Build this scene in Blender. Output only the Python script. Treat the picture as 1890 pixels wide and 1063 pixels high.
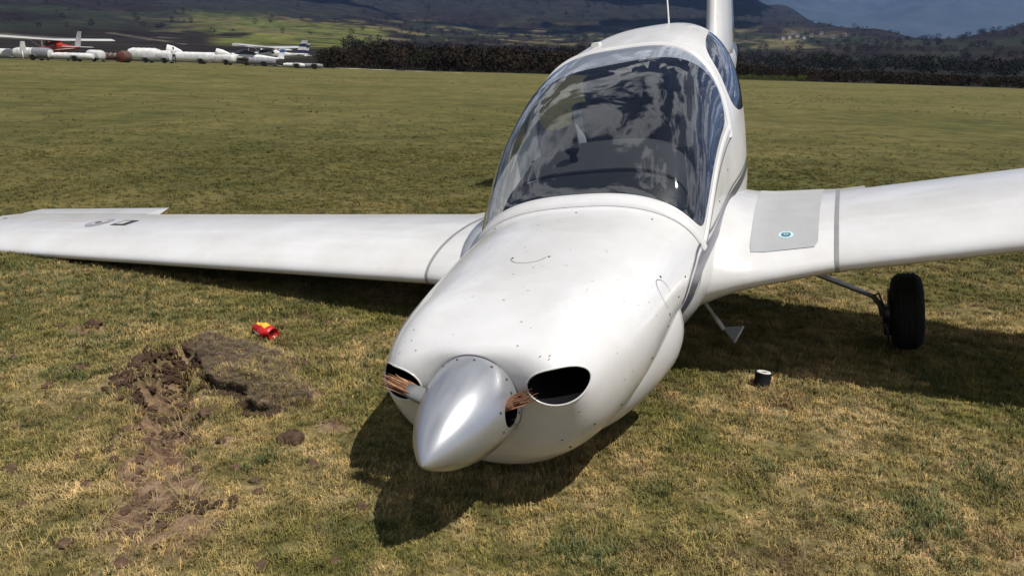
import bpy, bmesh, math, random
import numpy as np
from mathutils import Vector, Matrix
random.seed(7); rng = np.random.default_rng(11)
SC = bpy.context.scene
for o in list(bpy.data.objects): bpy.data.objects.remove(o)
COL = SC.collection
rad = math.radians

# ------------------------------------------------------------------ camera, sky, sun, exposure
CAMH, PITCH, ROLL = 1.356, 17.1, 1.5
cd = bpy.data.cameras.new("camera"); cam = bpy.data.objects.new("camera", cd); COL.objects.link(cam)
cd.sensor_width = 36.0; cd.lens = 36.0 * 1450 / 1890; cd.clip_start = 0.05; cd.clip_end = 40000
_cp = math.atan((531.5 - 118) / 1450); _cr = rad(ROLL)
_F = Vector((0, math.cos(_cp), -math.sin(_cp))); _X = Vector((1, 0, 0)); _U = Vector((0, math.sin(_cp), math.cos(_cp)))
_X2 = _X * math.cos(_cr) + _U * math.sin(_cr); _U2 = -_X * math.sin(_cr) + _U * math.cos(_cr)
cam.matrix_world = Matrix(((_X2.x, _U2.x, -_F.x, 0), (_X2.y, _U2.y, -_F.y, 0), (_X2.z, _U2.z, -_F.z, CAMH), (0, 0, 0, 1)))
SC.camera = cam

SUN = Vector((0.336, -0.27, 0.86)).normalized()
sun_el = math.asin(SUN.z); sun_az = math.atan2(SUN.x, SUN.y)
W = bpy.data.worlds.new("World"); SC.world = W; W.use_nodes = True
nt = W.node_tree; N = nt.nodes; L = nt.links; N.clear()
def wn(t, **k):
    n = N.new(t)
    for a, b in k.items(): setattr(n, a, b)
    return n
out = wn('ShaderNodeOutputWorld'); bg = wn('ShaderNodeBackground'); bg.inputs[1].default_value = 0.042
sky = wn('ShaderNodeTexSky', sky_type='NISHITA', sun_disc=False, sun_elevation=sun_el, sun_rotation=sun_az, altitude=400, air_density=1.0, dust_density=0.25)
tc = wn('ShaderNodeTexCoord'); sep = wn('ShaderNodeSeparateXYZ'); L.new(tc.outputs['Generated'], sep.inputs[0])
za = wn('ShaderNodeMath', operation='ADD'); za.inputs[1].default_value = 0.12; L.new(sep.outputs[2], za.inputs[0])
zm = wn('ShaderNodeMath', operation='MAXIMUM'); zm.inputs[1].default_value = 0.05; L.new(za.outputs[0], zm.inputs[0])
dx = wn('ShaderNodeMath', operation='DIVIDE'); dy = wn('ShaderNodeMath', operation='DIVIDE')
L.new(sep.outputs[0], dx.inputs[0]); L.new(zm.outputs[0], dx.inputs[1]); L.new(sep.outputs[1], dy.inputs[0]); L.new(zm.outputs[0], dy.inputs[1])
cmb = wn('ShaderNodeCombineXYZ'); L.new(dx.outputs[0], cmb.inputs[0]); L.new(dy.outputs[0], cmb.inputs[1]); cmb.inputs[2].default_value = 3.3
nz = wn('ShaderNodeTexNoise'); nz.inputs['Scale'].default_value = 2.1; nz.inputs['Detail'].default_value = 12; nz.inputs['Roughness'].default_value = 0.62; nz.inputs['Distortion'].default_value = 0.35
L.new(cmb.outputs[0], nz.inputs['Vector'])
rp = wn('ShaderNodeValToRGB'); rp.color_ramp.elements[0].position = 0.49; rp.color_ramp.elements[1].position = 0.59; L.new(nz.outputs[0], rp.inputs[0])
rp2 = wn('ShaderNodeValToRGB'); e = rp2.color_ramp.elements; e[0].position = 0.52; e[0].color = (38, 38.2, 38.6, 1); e[1].position = 0.61; e[1].color = (3.2, 3.3, 3.6, 1); L.new(nz.outputs[0], rp2.inputs[0])
mx = wn('ShaderNodeMixRGB'); L.new(rp.outputs[0], mx.inputs[0]); hs = wn('ShaderNodeHueSaturation'); hs.inputs['Saturation'].default_value = 0.62; hs.inputs['Value'].default_value = 0.6; L.new(sky.outputs[0], hs.inputs['Color']); L.new(hs.outputs[0], mx.inputs[1]); L.new(rp2.outputs[0], mx.inputs[2])
L.new(mx.outputs[0], bg.inputs[0]); L.new(bg.outputs[0], out.inputs[0])

sl = bpy.data.lights.new("sun", 'SUN'); sl.energy = 5.0; sl.angle = rad(0.55); sl.color = (1.0, 0.955, 0.88)
so = bpy.data.objects.new("sun", sl); COL.objects.link(so); so.location = (20, -20, 60)
so.rotation_euler = SUN.to_track_quat('Z', 'Y').to_euler()
SC.view_settings.view_transform = 'Standard'; SC.view_settings.look = 'None'; SC.view_settings.gamma = 1.0
SC.view_settings.exposure = 0.12
try: SC.view_settings.use_curve_mapping = False
except Exception: pass
SC.render.engine = 'CYCLES'; SC.cycles.max_bounces = 8; SC.cycles.transparent_max_bounces = 12
SC.cycles.volume_bounces = 0; SC.cycles.caustics_reflective = False; SC.cycles.caustics_refractive = False
try: SC.cycles.use_denoising = True
except Exception: pass

# ------------------------------------------------------------------ helpers
def tag(o, label=None, cat=None, group=None, kind=None):
    if label: o['label'] = label
    if cat: o['category'] = cat
    if group: o['group'] = group
    if kind: o['kind'] = kind
    return o
def empty(name, loc=(0, 0, 0), rz=0, parent=None):
    o = bpy.data.objects.new(name, None); COL.objects.link(o); o.location = loc; o.rotation_euler = (0, 0, rz); o.empty_display_size = .2
    if parent: o.parent = parent
    return o
def link(name, me, mat=None, parent=None, smooth=True):
    if mat is not None and not len(me.materials):
        for m in (mat if isinstance(mat, (list, tuple)) else [mat]): me.materials.append(m)
    if smooth: me.shade_smooth()
    o = bpy.data.objects.new(name, me); COL.objects.link(o)
    if parent: o.parent = parent
    return o
def fixn(me):
    bm = bmesh.new(); bm.from_mesh(me); bmesh.ops.recalc_face_normals(bm, faces=bm.faces); bm.to_mesh(me); bm.free(); me.update()
def mesh(name, v, f, mat=None, parent=None, smooth=True, recalc=True, mi=None, sharp=None):
    me = bpy.data.meshes.new(name); me.from_pydata([tuple(p) for p in v], [], [tuple(q) for q in f])
    if mi is not None:
        me.polygons.foreach_set('material_index', mi)
    if recalc: fixn(me)
    o = link(name, me, mat, parent, smooth)
    if sharp:
        me.set_sharp_from_angle(angle=rad(sharp))
    return o
def grid_faces(n, m, wrap=False, off=0):   # n rows, m cols
    f = []
    for i in range(n - 1):
        for j in range(m if wrap else m - 1):
            k = (j + 1) % m; f.append((off + i * m + j, off + i * m + k, off + (i + 1) * m + k, off + (i + 1) * m + j))
    return f
class MB:
    def __init__(s): s.v = []; s.f = []; s.mi = []
    def add(s, v, f, mi=0):
        o = len(s.v); s.v += [tuple(p) for p in v]; s.f += [tuple(i + o for i in q) for q in f]; s.mi += [mi] * len(f)
    def box(s, c, d, mi=0, rot=None, taper=1.0):
        P = []
        for z in (-.5, .5):
            k = taper if z > 0 else 1
            for x, y in ((-.5, -.5), (.5, -.5), (.5, .5), (-.5, .5)):
                p = Vector((x * d[0] * k, y * d[1] * k, z * d[2]))
                if rot: p = rot @ p
                P.append((c[0] + p.x, c[1] + p.y, c[2] + p.z))
        s.add(P, [(0, 3, 2, 1), (4, 5, 6, 7), (0, 1, 5, 4), (1, 2, 6, 5), (2, 3, 7, 6), (3, 0, 4, 7)], mi)
    def tube(s, pts, rs, n=12, mi=0, caps=True):
        pts = [Vector(p) for p in pts]
        if not isinstance(rs, (list, tuple)): rs = [rs] * len(pts)
        V = []; up = Vector((0, 0, 1))
        for i, p in enumerate(pts):
            t = (pts[min(i + 1, len(pts) - 1)] - pts[max(i - 1, 0)])
            if t.length < 1e-9: t = Vector((0, 0, 1))
            t.normalize(); a = t.cross(up)
            if a.length < .1: a = t.cross(Vector((1, 0, 0)))
            a.normalize(); b = a.cross(t)
            r = rs[i]; ra, rb = r if isinstance(r, tuple) else (r, r)
            for k in range(n):
                th = 2 * math.pi * k / n; V.append(p + a * (ra * math.cos(th)) + b * (rb * math.sin(th)))
        F = grid_faces(len(pts), n, True)
        if caps: F += [tuple(range(n))[::-1], tuple(range((len(pts) - 1) * n, len(pts) * n))]
        s.add(V, F, mi)
    def lathe(s, prof, c, ax, n=32, mi=0):   # prof: (along, radius)
        ax = Vector(ax).normalized(); a = ax.orthogonal().normalized(); b = ax.cross(a); c = Vector(c); V = []
        for h, r in prof:
            for k in range(n):
                th = 2 * math.pi * k / n; V.append(c + ax * h + (a * math.cos(th) + b * math.sin(th)) * r)
        s.add(V, grid_faces(len(prof), n, True), mi)
    def build(s, name, mat, parent=None, smooth=True, sharp=None, recalc=True):
        return mesh(name, s.v, s.f, mat, parent, smooth, recalc, s.mi, sharp)

# value noise in numpy
_P = rng.random((256, 256))
def vnoise(x, y):
    x = np.asarray(x, float); y = np.asarray(y, float)
    xi = np.floor(x).astype(int); yi = np.floor(y).astype(int); fx = x - xi; fy = y - yi
    fx = fx * fx * (3 - 2 * fx); fy = fy * fy * (3 - 2 * fy)
    g = lambda a, b: _P[a & 255, b & 255]
    return (g(xi, yi) * (1 - fx) + g(xi + 1, yi) * fx) * (1 - fy) + (g(xi, yi + 1) * (1 - fx) + g(xi + 1, yi + 1) * fx) * fy
def fbm(x, y, o=4):
    s = 0; a = .5
    for i in range(o): s = s + a * vnoise(x * 2 ** i + 17.3 * i, y * 2 ** i + 5.1 * i); a *= .5
    return s / (1 - .5 ** o)
def sstep(a, b, x):
    t = np.clip((np.asarray(x, float) - a) / (b - a), 0, 1); return t * t * (3 - 2 * t)

# ------------------------------------------------------------------ materials
def newmat(name):
    m = bpy.data.materials.new(name); m.use_nodes = True; t = m.node_tree; return m, t.nodes, t.links, t.nodes['Principled BSDF']
def simple(name, col, rough=.5, metal=0, coat=0, spec=.5, noise=0, nscale=8, bump=0, bscale=60, alpha=1):
    m, n, l, b = newmat(name)
    b.inputs['Base Color'].default_value = (*col, 1); b.inputs['Roughness'].default_value = rough; b.inputs['Metallic'].default_value = metal
    b.inputs['Coat Weight'].default_value = coat; b.inputs['Coat Roughness'].default_value = .04; b.inputs['Specular IOR Level'].default_value = spec
    tcn = n.new('ShaderNodeTexCoord')
    if noise:
        t = n.new('ShaderNodeTexNoise'); t.inputs['Scale'].default_value = nscale; t.inputs['Detail'].default_value = 6; l.new(tcn.outputs['Object'], t.inputs['Vector'])
        r = n.new('ShaderNodeValToRGB'); r.color_ramp.elements[0].position = .3; r.color_ramp.elements[1].position = .7
        r.color_ramp.elements[0].color = (*[c * (1 - noise) for c in col], 1); r.color_ramp.elements[1].color = (*[min(1, c * (1 + noise * .6)) for c in col], 1)
        l.new(t.outputs[0], r.inputs[0]); l.new(r.outputs[0], b.inputs['Base Color'])
    if bump:
        t = n.new('ShaderNodeTexNoise'); t.inputs['Scale'].default_value = bscale; t.inputs['Detail'].default_value = 5; l.new(tcn.outputs['Object'], t.inputs['Vector'])
        u = n.new('ShaderNodeBump'); u.inputs['Strength'].default_value = bump; u.inputs['Distance'].default_value = .01; l.new(t.outputs[0], u.inputs['Height']); l.new(u.outputs[0], b.inputs['Normal'])
    return m
def paint(name, col, dirt=.10, wavy=.04):
    # glossy composite paint with faint grime, specks and a slightly wavy surface
    m, n, l, b = newmat(name)
    b.inputs['Roughness'].default_value = .3; b.inputs['Coat Weight'].default_value = .55; b.inputs['Coat Roughness'].default_value = .06
    tcn = n.new('ShaderNodeTexCoord')
    t = n.new('ShaderNodeTexNoise'); t.inputs['Scale'].default_value = 3.0; t.inputs['Detail'].default_value = 8; t.inputs['Roughness'].default_value = .65; l.new(tcn.outputs['Object'], t.inputs['Vector'])
    r = n.new('ShaderNodeValToRGB'); r.color_ramp.elements[0].position = .35; r.color_ramp.elements[1].position = .62
    r.color_ramp.elements[0].color = (*[c * (1 - dirt) * k for c, k in zip(col, (1, .985, .95))], 1); r.color_ramp.elements[1].color = (*col, 1)
    l.new(t.outputs[0], r.inputs[0])
    s = n.new('ShaderNodeTexVoronoi'); s.inputs['Scale'].default_value = 34; l.new(tcn.outputs['Object'], s.inputs['Vector'])
    sr = n.new('ShaderNodeValToRGB'); sr.color_ramp.elements[0].position = .0; sr.color_ramp.elements[0].color = (1, 1, 1, 1); sr.color_ramp.elements[1].position = .075; sr.color_ramp.elements[1].color = (0, 0, 0, 1); l.new(s.outputs['Distance'], sr.inputs[0])
    t3 = n.new('ShaderNodeTexNoise'); t3.inputs['Scale'].default_value = 5; l.new(tcn.outputs['Object'], t3.inputs['Vector'])
    r3 = n.new('ShaderNodeValToRGB'); r3.color_ramp.elements[0].position = .55; r3.color_ramp.elements[1].position = .68; l.new(t3.outputs[0], r3.inputs[0])
    mm = n.new('ShaderNodeMath'); mm.operation = 'MULTIPLY'; l.new(sr.outputs[0], mm.inputs[0]); l.new(r3.outputs[0], mm.inputs[1])
    mx = n.new('ShaderNodeMixRGB'); mx.inputs[2].default_value = (.16, .12, .08, 1); l.new(mm.outputs[0], mx.inputs[0]); l.new(r.outputs[0], mx.inputs[1]); l.new(mx.outputs[0], b.inputs['Base Color'])
    t2 = n.new('ShaderNodeTexNoise'); t2.inputs['Scale'].default_value = 4.5; t2.inputs['Detail'].default_value = 2; l.new(tcn.outputs['Object'], t2.inputs['Vector'])
    u = n.new('ShaderNodeBump'); u.inputs['Strength'].default_value = wavy * 4; u.inputs['Distance'].default_value = .02; l.new(t2.outputs[0], u.inputs['Height'])
    l.new(u.outputs[0], b.inputs['Normal']); l.new(u.outputs[0], b.inputs['Coat Normal'])
    return m
M = {}
M['white'] = paint('white_gelcoat', (.67, .668, .672))
M['whiteflap'] = paint('white_flap_paint', (.65, .648, .645), .14)
M['offwhite'] = simple('worn_white', (.62, .61, .58), .45, noise=.12, nscale=12)
M['spinner'] = simple('silver_spinner', (.52, .53, .55), .30, metal=.75, noise=.06, nscale=9, bump=.03, bscale=9)
M['black'] = simple('matt_black', (.006, .006, .007), .85, spec=.15)
M['rubber'] = simple('tyre_rubber', (.012, .012, .013), .8, spec=.25, noise=.3, nscale=25)
M['darkmetal'] = simple('dark_metal', (.08, .08, .085), .4, metal=.7, noise=.2)
M['steel'] = simple('brushed_steel', (.42, .42, .43), .38, metal=.8, noise=.12, nscale=20)
M['grey'] = simple('seal_grey', (.24, .245, .25), .55, noise=.1)
M['walk'] = simple('walkway_grey', (.37, .375, .385), .8, noise=.07, nscale=7, bump=.35, bscale=260)
M['stripe'] = simple('stripe_slate', (.075, .078, .105), .3, coat=.5, noise=.05)
M['screw'] = simple('screw_head', (.05, .05, .05), .5, metal=.4, noise=.2)
M['seam'] = simple('seam_dark', (.13, .125, .12), .7, noise=.2)
M['dash'] = simple('dash_black', (.010, .010, .011), .5, noise=.25, nscale=14, bump=.1)
M['dashgrey'] = simple('cockpit_grey', (.040, .040, .043), .7, noise=.2, nscale=6)
M['leather'] = simple('seat_grey', (.05, .05, .055), .6, noise=.2, bump=.2)
M['dial'] = simple('dial_glass', (.02, .025, .03), .1)
M['dialwhite'] = simple('dial_marks', (.6, .6, .6), .5)
M['wood'] = simple('splintered_wood', (.24, .105, .05), .75, noise=.45, nscale=60, bump=.5, bscale=120)
M['woodpale'] = simple('fresh_splinter', (.46, .28, .15), .75, noise=.35, nscale=70, bump=.4, bscale=120)
M['wooddark'] = simple('dark_wood', (.13, .055, .03), .8, noise=.5, nscale=60, bump=.5, bscale=120)
M['bladegrey'] = simple('blade_sheath_grey', (.16, .165, .17), .4, noise=.15)
def glassmat(name, tint, refl=1.0, rough=.0, milky=0.0):
    m, n, l, b = newmat(name); o = n['Material Output']
    tr = n.new('ShaderNodeBsdfTransparent'); tr.inputs[0].default_value = (*tint, 1)
    gl = n.new('ShaderNodeBsdfGlossy'); gl.inputs['Roughness'].default_value = rough; gl.inputs[0].default_value = (1, 1, 1, 1)
    fr = n.new('ShaderNodeFresnel'); gb = n.new('ShaderNodeNewGeometry'); mi_ = n.new('ShaderNodeMapRange'); mi_.inputs[3].default_value = 1.5; mi_.inputs[4].default_value = 1 / 1.5; l.new(gb.outputs['Backfacing'], mi_.inputs[0]); l.new(mi_.outputs[0], fr.inputs[0])
    tcn = n.new('ShaderNodeTexCoord'); t2 = n.new('ShaderNodeTexNoise'); t2.inputs['Scale'].default_value = 4; t2.inputs['Detail'].default_value = 3; l.new(tcn.outputs['Object'], t2.inputs['Vector'])
    u = n.new('ShaderNodeBump'); u.inputs['Strength'].default_value = .12; u.inputs['Distance'].default_value = .02; l.new(t2.outputs[0], u.inputs['Height']); l.new(u.outputs[0], gl.inputs['Normal'])
    mt = n.new('ShaderNodeMath'); mt.operation = 'MULTIPLY_ADD'; mt.inputs[1].default_value = refl; mt.inputs[2].default_value = .03 * refl; mt.use_clamp = True; l.new(fr.outputs[0], mt.inputs[0])
    base = tr
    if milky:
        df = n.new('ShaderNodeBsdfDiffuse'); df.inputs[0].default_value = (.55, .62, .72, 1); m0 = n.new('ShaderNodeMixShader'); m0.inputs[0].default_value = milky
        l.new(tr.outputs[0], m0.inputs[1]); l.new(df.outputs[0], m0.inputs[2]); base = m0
    mx = n.new('ShaderNodeMixShader'); l.new(mt.outputs[0], mx.inputs[0]); l.new(base.outputs[0], mx.inputs[1]); l.new(gl.outputs[0], mx.inputs[2]); l.new(mx.outputs[0], o.inputs[0])
    return m
M['glass'] = glassmat('canopy_perspex', (.78, .80, .80), 1.8, .022)
M['tint'] = glassmat('sky_reflection_strip', (.55, .62, .68), 1.3, .05, .38)  # milky colour stands in for sky reflected in the canopy

# ------------------------------------------------------------------ ground
rut_c = np.array([(-1.50, 3.60), (-1.53, 3.42), (-1.50, 3.14), (-1.37, 2.86), (-1.27, 2.66), (-1.20, 2.47), (-1.15, 2.32), (-1.08, 2.15), (-1.02, 2.02), (-1.0, 1.9)])
rut_w = np.array([.06, .10, .115, .115, .11, .105, .12, .16, .17, .10])
rut_d = np.array([.07, .15, .16, .12, .08, .05, .025, .018, .012, .0])
def seg_dist(x, y, pts):
    best = np.full(np.shape(x), 1e9); tt = np.zeros(np.shape(x)); side = np.zeros(np.shape(x))
    for i in range(len(pts) - 1):
        a = pts[i]; b = pts[i + 1]; d = b - a; L2 = d @ d
        t = np.clip(((x - a[0]) * d[0] + (y - a[1]) * d[1]) / L2, 0, 1)
        px = x - a[0] - t * d[0]; py = y - a[1] - t * d[1]; q = np.hypot(px, py); m = q < best
        side = np.where(m, np.sign(px * d[1] - py * d[0]), side); tt = np.where(m, i + t, tt); best = np.where(m, q, best)
    return best, tt, side
mound_c = np.array([(-1.36, 3.42), (-1.14, 3.28), (-.92, 3.02)])
def rutmask(x, y):
    wob = (fbm(x * 9, y * 9, 3) - .5) * .12
    d, t, s = seg_dist(x, y, rut_c); w = np.interp(t, range(len(rut_w)), rut_w); dep = np.interp(t, range(len(rut_d)), rut_d)
    return d + wob, w, dep, t, s
def moundmask(x, y):
    d, t, s = seg_dist(x, y, mound_c); d = d + (fbm(x * 8 + 3, y * 8, 3) - .5) * .14
    w = np.interp(t, [0, 1, 2], [.15, .20, .15]); return d, w
clod_spots = [(-.80, 2.62, .07), (-2.35, 2.95, .07), (-2.16, 3.78, .11), (-.68, 2.75, .06), (-.98, 2.1, .06), (-1.02, 2.6, .05)]
def ground_z(x, y):
    x = np.asarray(x, float); y = np.asarray(y, float); r = np.hypot(x, y); az = np.degrees(np.arctan2(x, y))
    z = (fbm(x * .5 + 9, y * .5, 3) - .5) * .05 * sstep(4, 10, r) + (fbm(x * 3, y * 3, 3) - .5) * .016 + (fbm(x * 14, y * 14, 3) - .5) * .012 * (r < 14)
    z = z + .42 * sstep(30, 100, r) * sstep(-9, -21, az)
    z = z - 1.2 * sstep(122, 150, r)
    near = (r < 7)
    if near.any():
        d, w, dep, t, s = rutmask(x, y); q = d / w
        z = z - np.where(near, dep * np.exp(-np.clip(q, 0, 9) ** 2 * 1.3), 0)
        z = z + np.where(near, dep * .35 * np.exp(-((q - 1.25) / .35) ** 2) * (.5 + vnoise(x * 22, y * 22)), 0)
        md, mw = moundmask(x, y); m = sstep(1.15, .55, md / mw)
        z = z + np.where(near, m * (.02 + .03 * (fbm(x * 16, y * 16, 3) - .4)), 0)
        for cx, cy, cr in clod_spots:
            z = z + np.where(near, .022 * np.exp(-((x - cx) ** 2 + (y - cy) ** 2) / (cr * .6) ** 2) * (vnoise(x * 40, y * 40) + .3), 0)
        z = z - .02 * np.exp(-(((x + .05) / .5) ** 2 + ((y - 2.55) / .5) ** 2)) * near
    return z
def soilmask(x, y):
    d, w, dep, t, s = rutmask(x, y); a = sstep(1.15, .75, d / w) * np.interp(t, [0, 4, 6, 7.5, 9], [1, 1, .9, .72, .4]) * (.78 + .4 * sstep(.38, .58, fbm(x * 7, y * 7, 4)) )
    md, mw = moundmask(x, y); b = sstep(1.05, .75, md / mw) * .9
    c = 0
    for cx, cy, cr in clod_spots: c = np.maximum(c, sstep(1.0, .5, (np.hypot(x - cx, (y - cy)) + (fbm(x * 20, y * 20, 2) - .5) * .08) / cr))
    near = np.hypot(x, y) < 7
    return np.where(near, np.clip(np.maximum(np.maximum(a, b), c * .9), 0, 1), 0)
def axis(lo, hi, f0, f1, step, grow):
    a = list(np.arange(f0, f1 + 1e-9, step)); s = step
    while a[-1] < hi: s = min(s * grow, 40); a.append(a[-1] + s)
    s = step; b = []; x = f0
    while x > lo: s = min(s * grow, 40); x -= s; b.append(x)
    return np.array(b[::-1] + a)
gx = axis(-520, 520, -2.6, 2.0, .018, 1.055); gy = axis(-60, 620, 1.75, 4.2, .018, 1.05)
X, Y = np.meshgrid(gx, gy); Z = ground_z(X, Y)
me = bpy.data.meshes.new('ground'); nv = X.size; co = np.stack([X, Y, Z], -1).reshape(-1, 3)
idx = np.arange(nv).reshape(X.shape); q = np.stack([idx[:-1, :-1], idx[:-1, 1:], idx[1:, 1:], idx[1:, :-1]], -1).reshape(-1, 4)
me.vertices.add(nv); me.vertices.foreach_set('co', co.ravel()); me.loops.add(q.size); me.loops.foreach_set('vertex_index', q.ravel())
me.polygons.add(len(q)); me.polygons.foreach_set('loop_start', np.arange(0, q.size, 4)); me.polygons.foreach_set('loop_total', np.full(len(q), 4)); me.update()
at = me.attributes.new('soil', 'FLOAT', 'POINT'); at.data.foreach_set('value', soilmask(X, Y).ravel())
R0 = np.hypot(X, Y); A0 = np.degrees(np.arctan2(X, Y))
far = sstep(112, 120, R0 + (fbm(X * .05, Y * .05) - .5) * 14 + np.where(A0 < -12, 0, 0))
at = me.attributes.new('far', 'FLOAT', 'POINT'); at.data.foreach_set('value', far.ravel())
# grass palette shared by the turf and the blades
def grass_color(n, l, dryscale=1.0):
    g = n.new('ShaderNodeNewGeometry')
    def noise(s, d, r=.6, off=0):
        mp = n.new('ShaderNodeMapping'); mp.inputs['Location'].default_value = (off, off * .7, 0); l.new(g.outputs['Position'], mp.inputs[0])
        t = n.new('ShaderNodeTexNoise'); t.inputs['Scale'].default_value = s; t.inputs['Detail'].default_value = d; t.inputs['Roughness'].default_value = r; l.new(mp.outputs[0], t.inputs['Vector']); return t.outputs[0]
    def ramp(x, st):
        r = n.new('ShaderNodeValToRGB'); el = r.color_ramp.elements; el[0].position = st[0][0]; el[0].color = (*st[0][1], 1); el[1].position = st[-1][0]; el[1].color = (*st[-1][1], 1)
        for p, c in st[1:-1]: k = el.new(p); k.color = (*c, 1)
        l.new(x, r.inputs[0]); return r.outputs[0]
    def mix(f, a, b, mode='MIX'):
        m = n.new('ShaderNodeMixRGB'); m.blend_type = mode
        for i, v in ((0, f), (1, a), (2, b)):
            if isinstance(v, (int, float)): m.inputs[i].default_value = v
            elif isinstance(v, tuple): m.inputs[i].default_value = (*v, 1)
            else: l.new(v, m.inputs[i])
        return m.outputs[0]
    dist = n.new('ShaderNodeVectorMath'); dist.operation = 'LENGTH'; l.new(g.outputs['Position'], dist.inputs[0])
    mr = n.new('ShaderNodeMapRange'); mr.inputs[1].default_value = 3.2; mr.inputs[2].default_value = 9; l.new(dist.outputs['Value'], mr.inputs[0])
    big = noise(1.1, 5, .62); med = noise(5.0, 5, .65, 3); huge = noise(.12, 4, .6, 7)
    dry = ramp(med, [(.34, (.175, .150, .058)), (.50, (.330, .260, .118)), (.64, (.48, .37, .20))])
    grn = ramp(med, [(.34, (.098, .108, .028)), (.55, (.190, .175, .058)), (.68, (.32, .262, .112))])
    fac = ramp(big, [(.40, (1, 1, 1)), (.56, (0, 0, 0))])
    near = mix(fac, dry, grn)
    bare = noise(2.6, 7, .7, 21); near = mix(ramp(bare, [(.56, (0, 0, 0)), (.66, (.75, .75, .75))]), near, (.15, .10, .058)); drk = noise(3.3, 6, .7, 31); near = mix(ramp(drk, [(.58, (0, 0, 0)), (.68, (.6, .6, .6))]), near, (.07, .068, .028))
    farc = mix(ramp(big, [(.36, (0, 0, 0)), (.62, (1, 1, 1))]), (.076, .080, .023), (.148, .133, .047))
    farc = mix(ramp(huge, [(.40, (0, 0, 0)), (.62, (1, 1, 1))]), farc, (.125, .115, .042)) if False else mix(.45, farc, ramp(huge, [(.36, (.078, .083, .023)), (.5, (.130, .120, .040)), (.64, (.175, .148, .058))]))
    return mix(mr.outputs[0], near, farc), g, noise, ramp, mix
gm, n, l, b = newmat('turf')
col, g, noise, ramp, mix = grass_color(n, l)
fine = noise(38, 6, .7, 2); col = mix(.55, col, ramp(fine, [(.3, (.25, .25, .25)), (.5, (.9, .9, .9)), (.72, (1.7, 1.65, 1.5))]), 'MULTIPLY')
far1 = noise(2.2, 6, .72, 11); col = mix(.7, col, ramp(far1, [(.32, (.4, .42, .4)), (.5, (1, 1, 1)), (.68, (1.5, 1.42, 1.3))]), 'MULTIPLY'); col = mix(.6, col, ramp(noise(.42, 7, .75, 41), [(.34, (.55, .6, .5)), (.5, (1, 1, 1)), (.64, (1.4, 1.3, 1.2))]), 'MULTIPLY')
spots = n.new('ShaderNodeTexNoise'); mp = n.new('ShaderNodeMapping'); mp.inputs['Scale'].default_value = (.55, 1.6, 1); l.new(g.outputs['Position'], mp.inputs[0]); l.new(mp.outputs[0], spots.inputs['Vector']); spots.inputs['Scale'].default_value = 1.4; spots.inputs['Detail'].default_value = 3
col = mix(ramp(spots.outputs[0], [(.66, (0, 0, 0)), (.72, (.75, .75, .75))]), col, (.035, .04, .012))
sa = n.new('ShaderNodeAttribute'); sa.attribute_name = 'soil'; fa = n.new('ShaderNodeAttribute'); fa.attribute_name = 'far'
soilc = ramp(noise(16, 7, .7, 5), [(.32, (.075, .045, .028)), (.44, (.22, .135, .085)), (.60, (.42, .28, .18))])
col = mix(sa.outputs['Fac'], col, soilc)
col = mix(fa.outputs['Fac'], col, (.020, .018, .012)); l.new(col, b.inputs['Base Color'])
b.inputs['Roughness'].default_value = .95; b.inputs['Specular IOR Level'].default_value = .15
bu = n.new('ShaderNodeBump'); bu.inputs['Strength'].default_value = .9; bu.inputs['Distance'].default_value = .02; l.new(noise(70, 5, .75, 1), bu.inputs['Height'])
bu2 = n.new('ShaderNodeBump'); bu2.inputs['Strength'].default_value = .7; bu2.inputs['Distance'].default_value = .12; l.new(noise(5, 6, .7, 4), bu2.inputs['Height']); l.new(bu2.outputs[0], bu.inputs['Normal']); l.new(bu.outputs[0], b.inputs['Normal'])
me.materials.append(gm); me.shade_smooth(); go = bpy.data.objects.new('ground', me); COL.objects.link(go); tag(go, 'dry olive grass airfield reaching to the dark scrub', kind='structure')

# grass blades, scattered as tufts
bm_, n, l, b = newmat('grass_blades')
col, g, noise, ramp, mix = grass_color(n, l)
oi = n.new('ShaderNodeObjectInfo'); col = mix(.8, col, ramp(oi.outputs['Random'], [(.0, (.38, .42, .32)), (.35, (.9, .9, .8)), (.7, (1.35, 1.25, 1.05)), (1, (2.2, 1.9, 1.6))]), 'MULTIPLY')
l.new(col, b.inputs['Base Color']); b.inputs['Roughness'].default_value = .7; b.inputs['Specular IOR Level'].default_value = .25
gg, n, l, b = newmat('green_blades')
t = n.new('ShaderNodeObjectInfo'); r = n.new('ShaderNodeValToRGB'); r.color_ramp.elements[0].color = (.055, .072, .020, 1); r.color_ramp.elements[1].color = (.17, .18, .065, 1); l.new(t.outputs['Random'], r.inputs[0]); l.new(r.outputs[0], b.inputs['Base Color']); b.inputs['Roughness'].default_value = .6; b.inputs['Specular IOR Level'].default_value = .3
def tuft(nb, h, w, spread, lean, mat, name):
    V = []; F = []
    for i in range(nb):
        a = random.uniform(0, 2 * math.pi); d = random.uniform(0, spread); bx, by = d * math.cos(a), d * math.sin(a)
        hh = h * random.uniform(.45, 1.15); a2 = random.uniform(0, 2 * math.pi); ln = lean * random.uniform(.3, 1.3) * hh
        dx, dy = math.cos(a2) * ln, math.sin(a2) * ln; px, py = -math.sin(a2) * w * .5, math.cos(a2) * w * .5; k = len(V)
        V += [(bx - px, by - py, -.004), (bx + px, by + py, -.004), (bx + dx * .35 + px * .9, by + dy * .35 + py * .9, hh * .55), (bx + dx * .35 - px * .9, by + dy * .35 - py * .9, hh * .55), (bx + dx, by + dy, hh * random.uniform(.7, 1.0))]
        F += [(k, k + 1, k + 2, k + 3), (k + 3, k + 2, k + 4)]
    me = bpy.data.meshes.new(name); me.from_pydata(V, [], F); me.materials.append(mat); me.update(); return me
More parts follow.
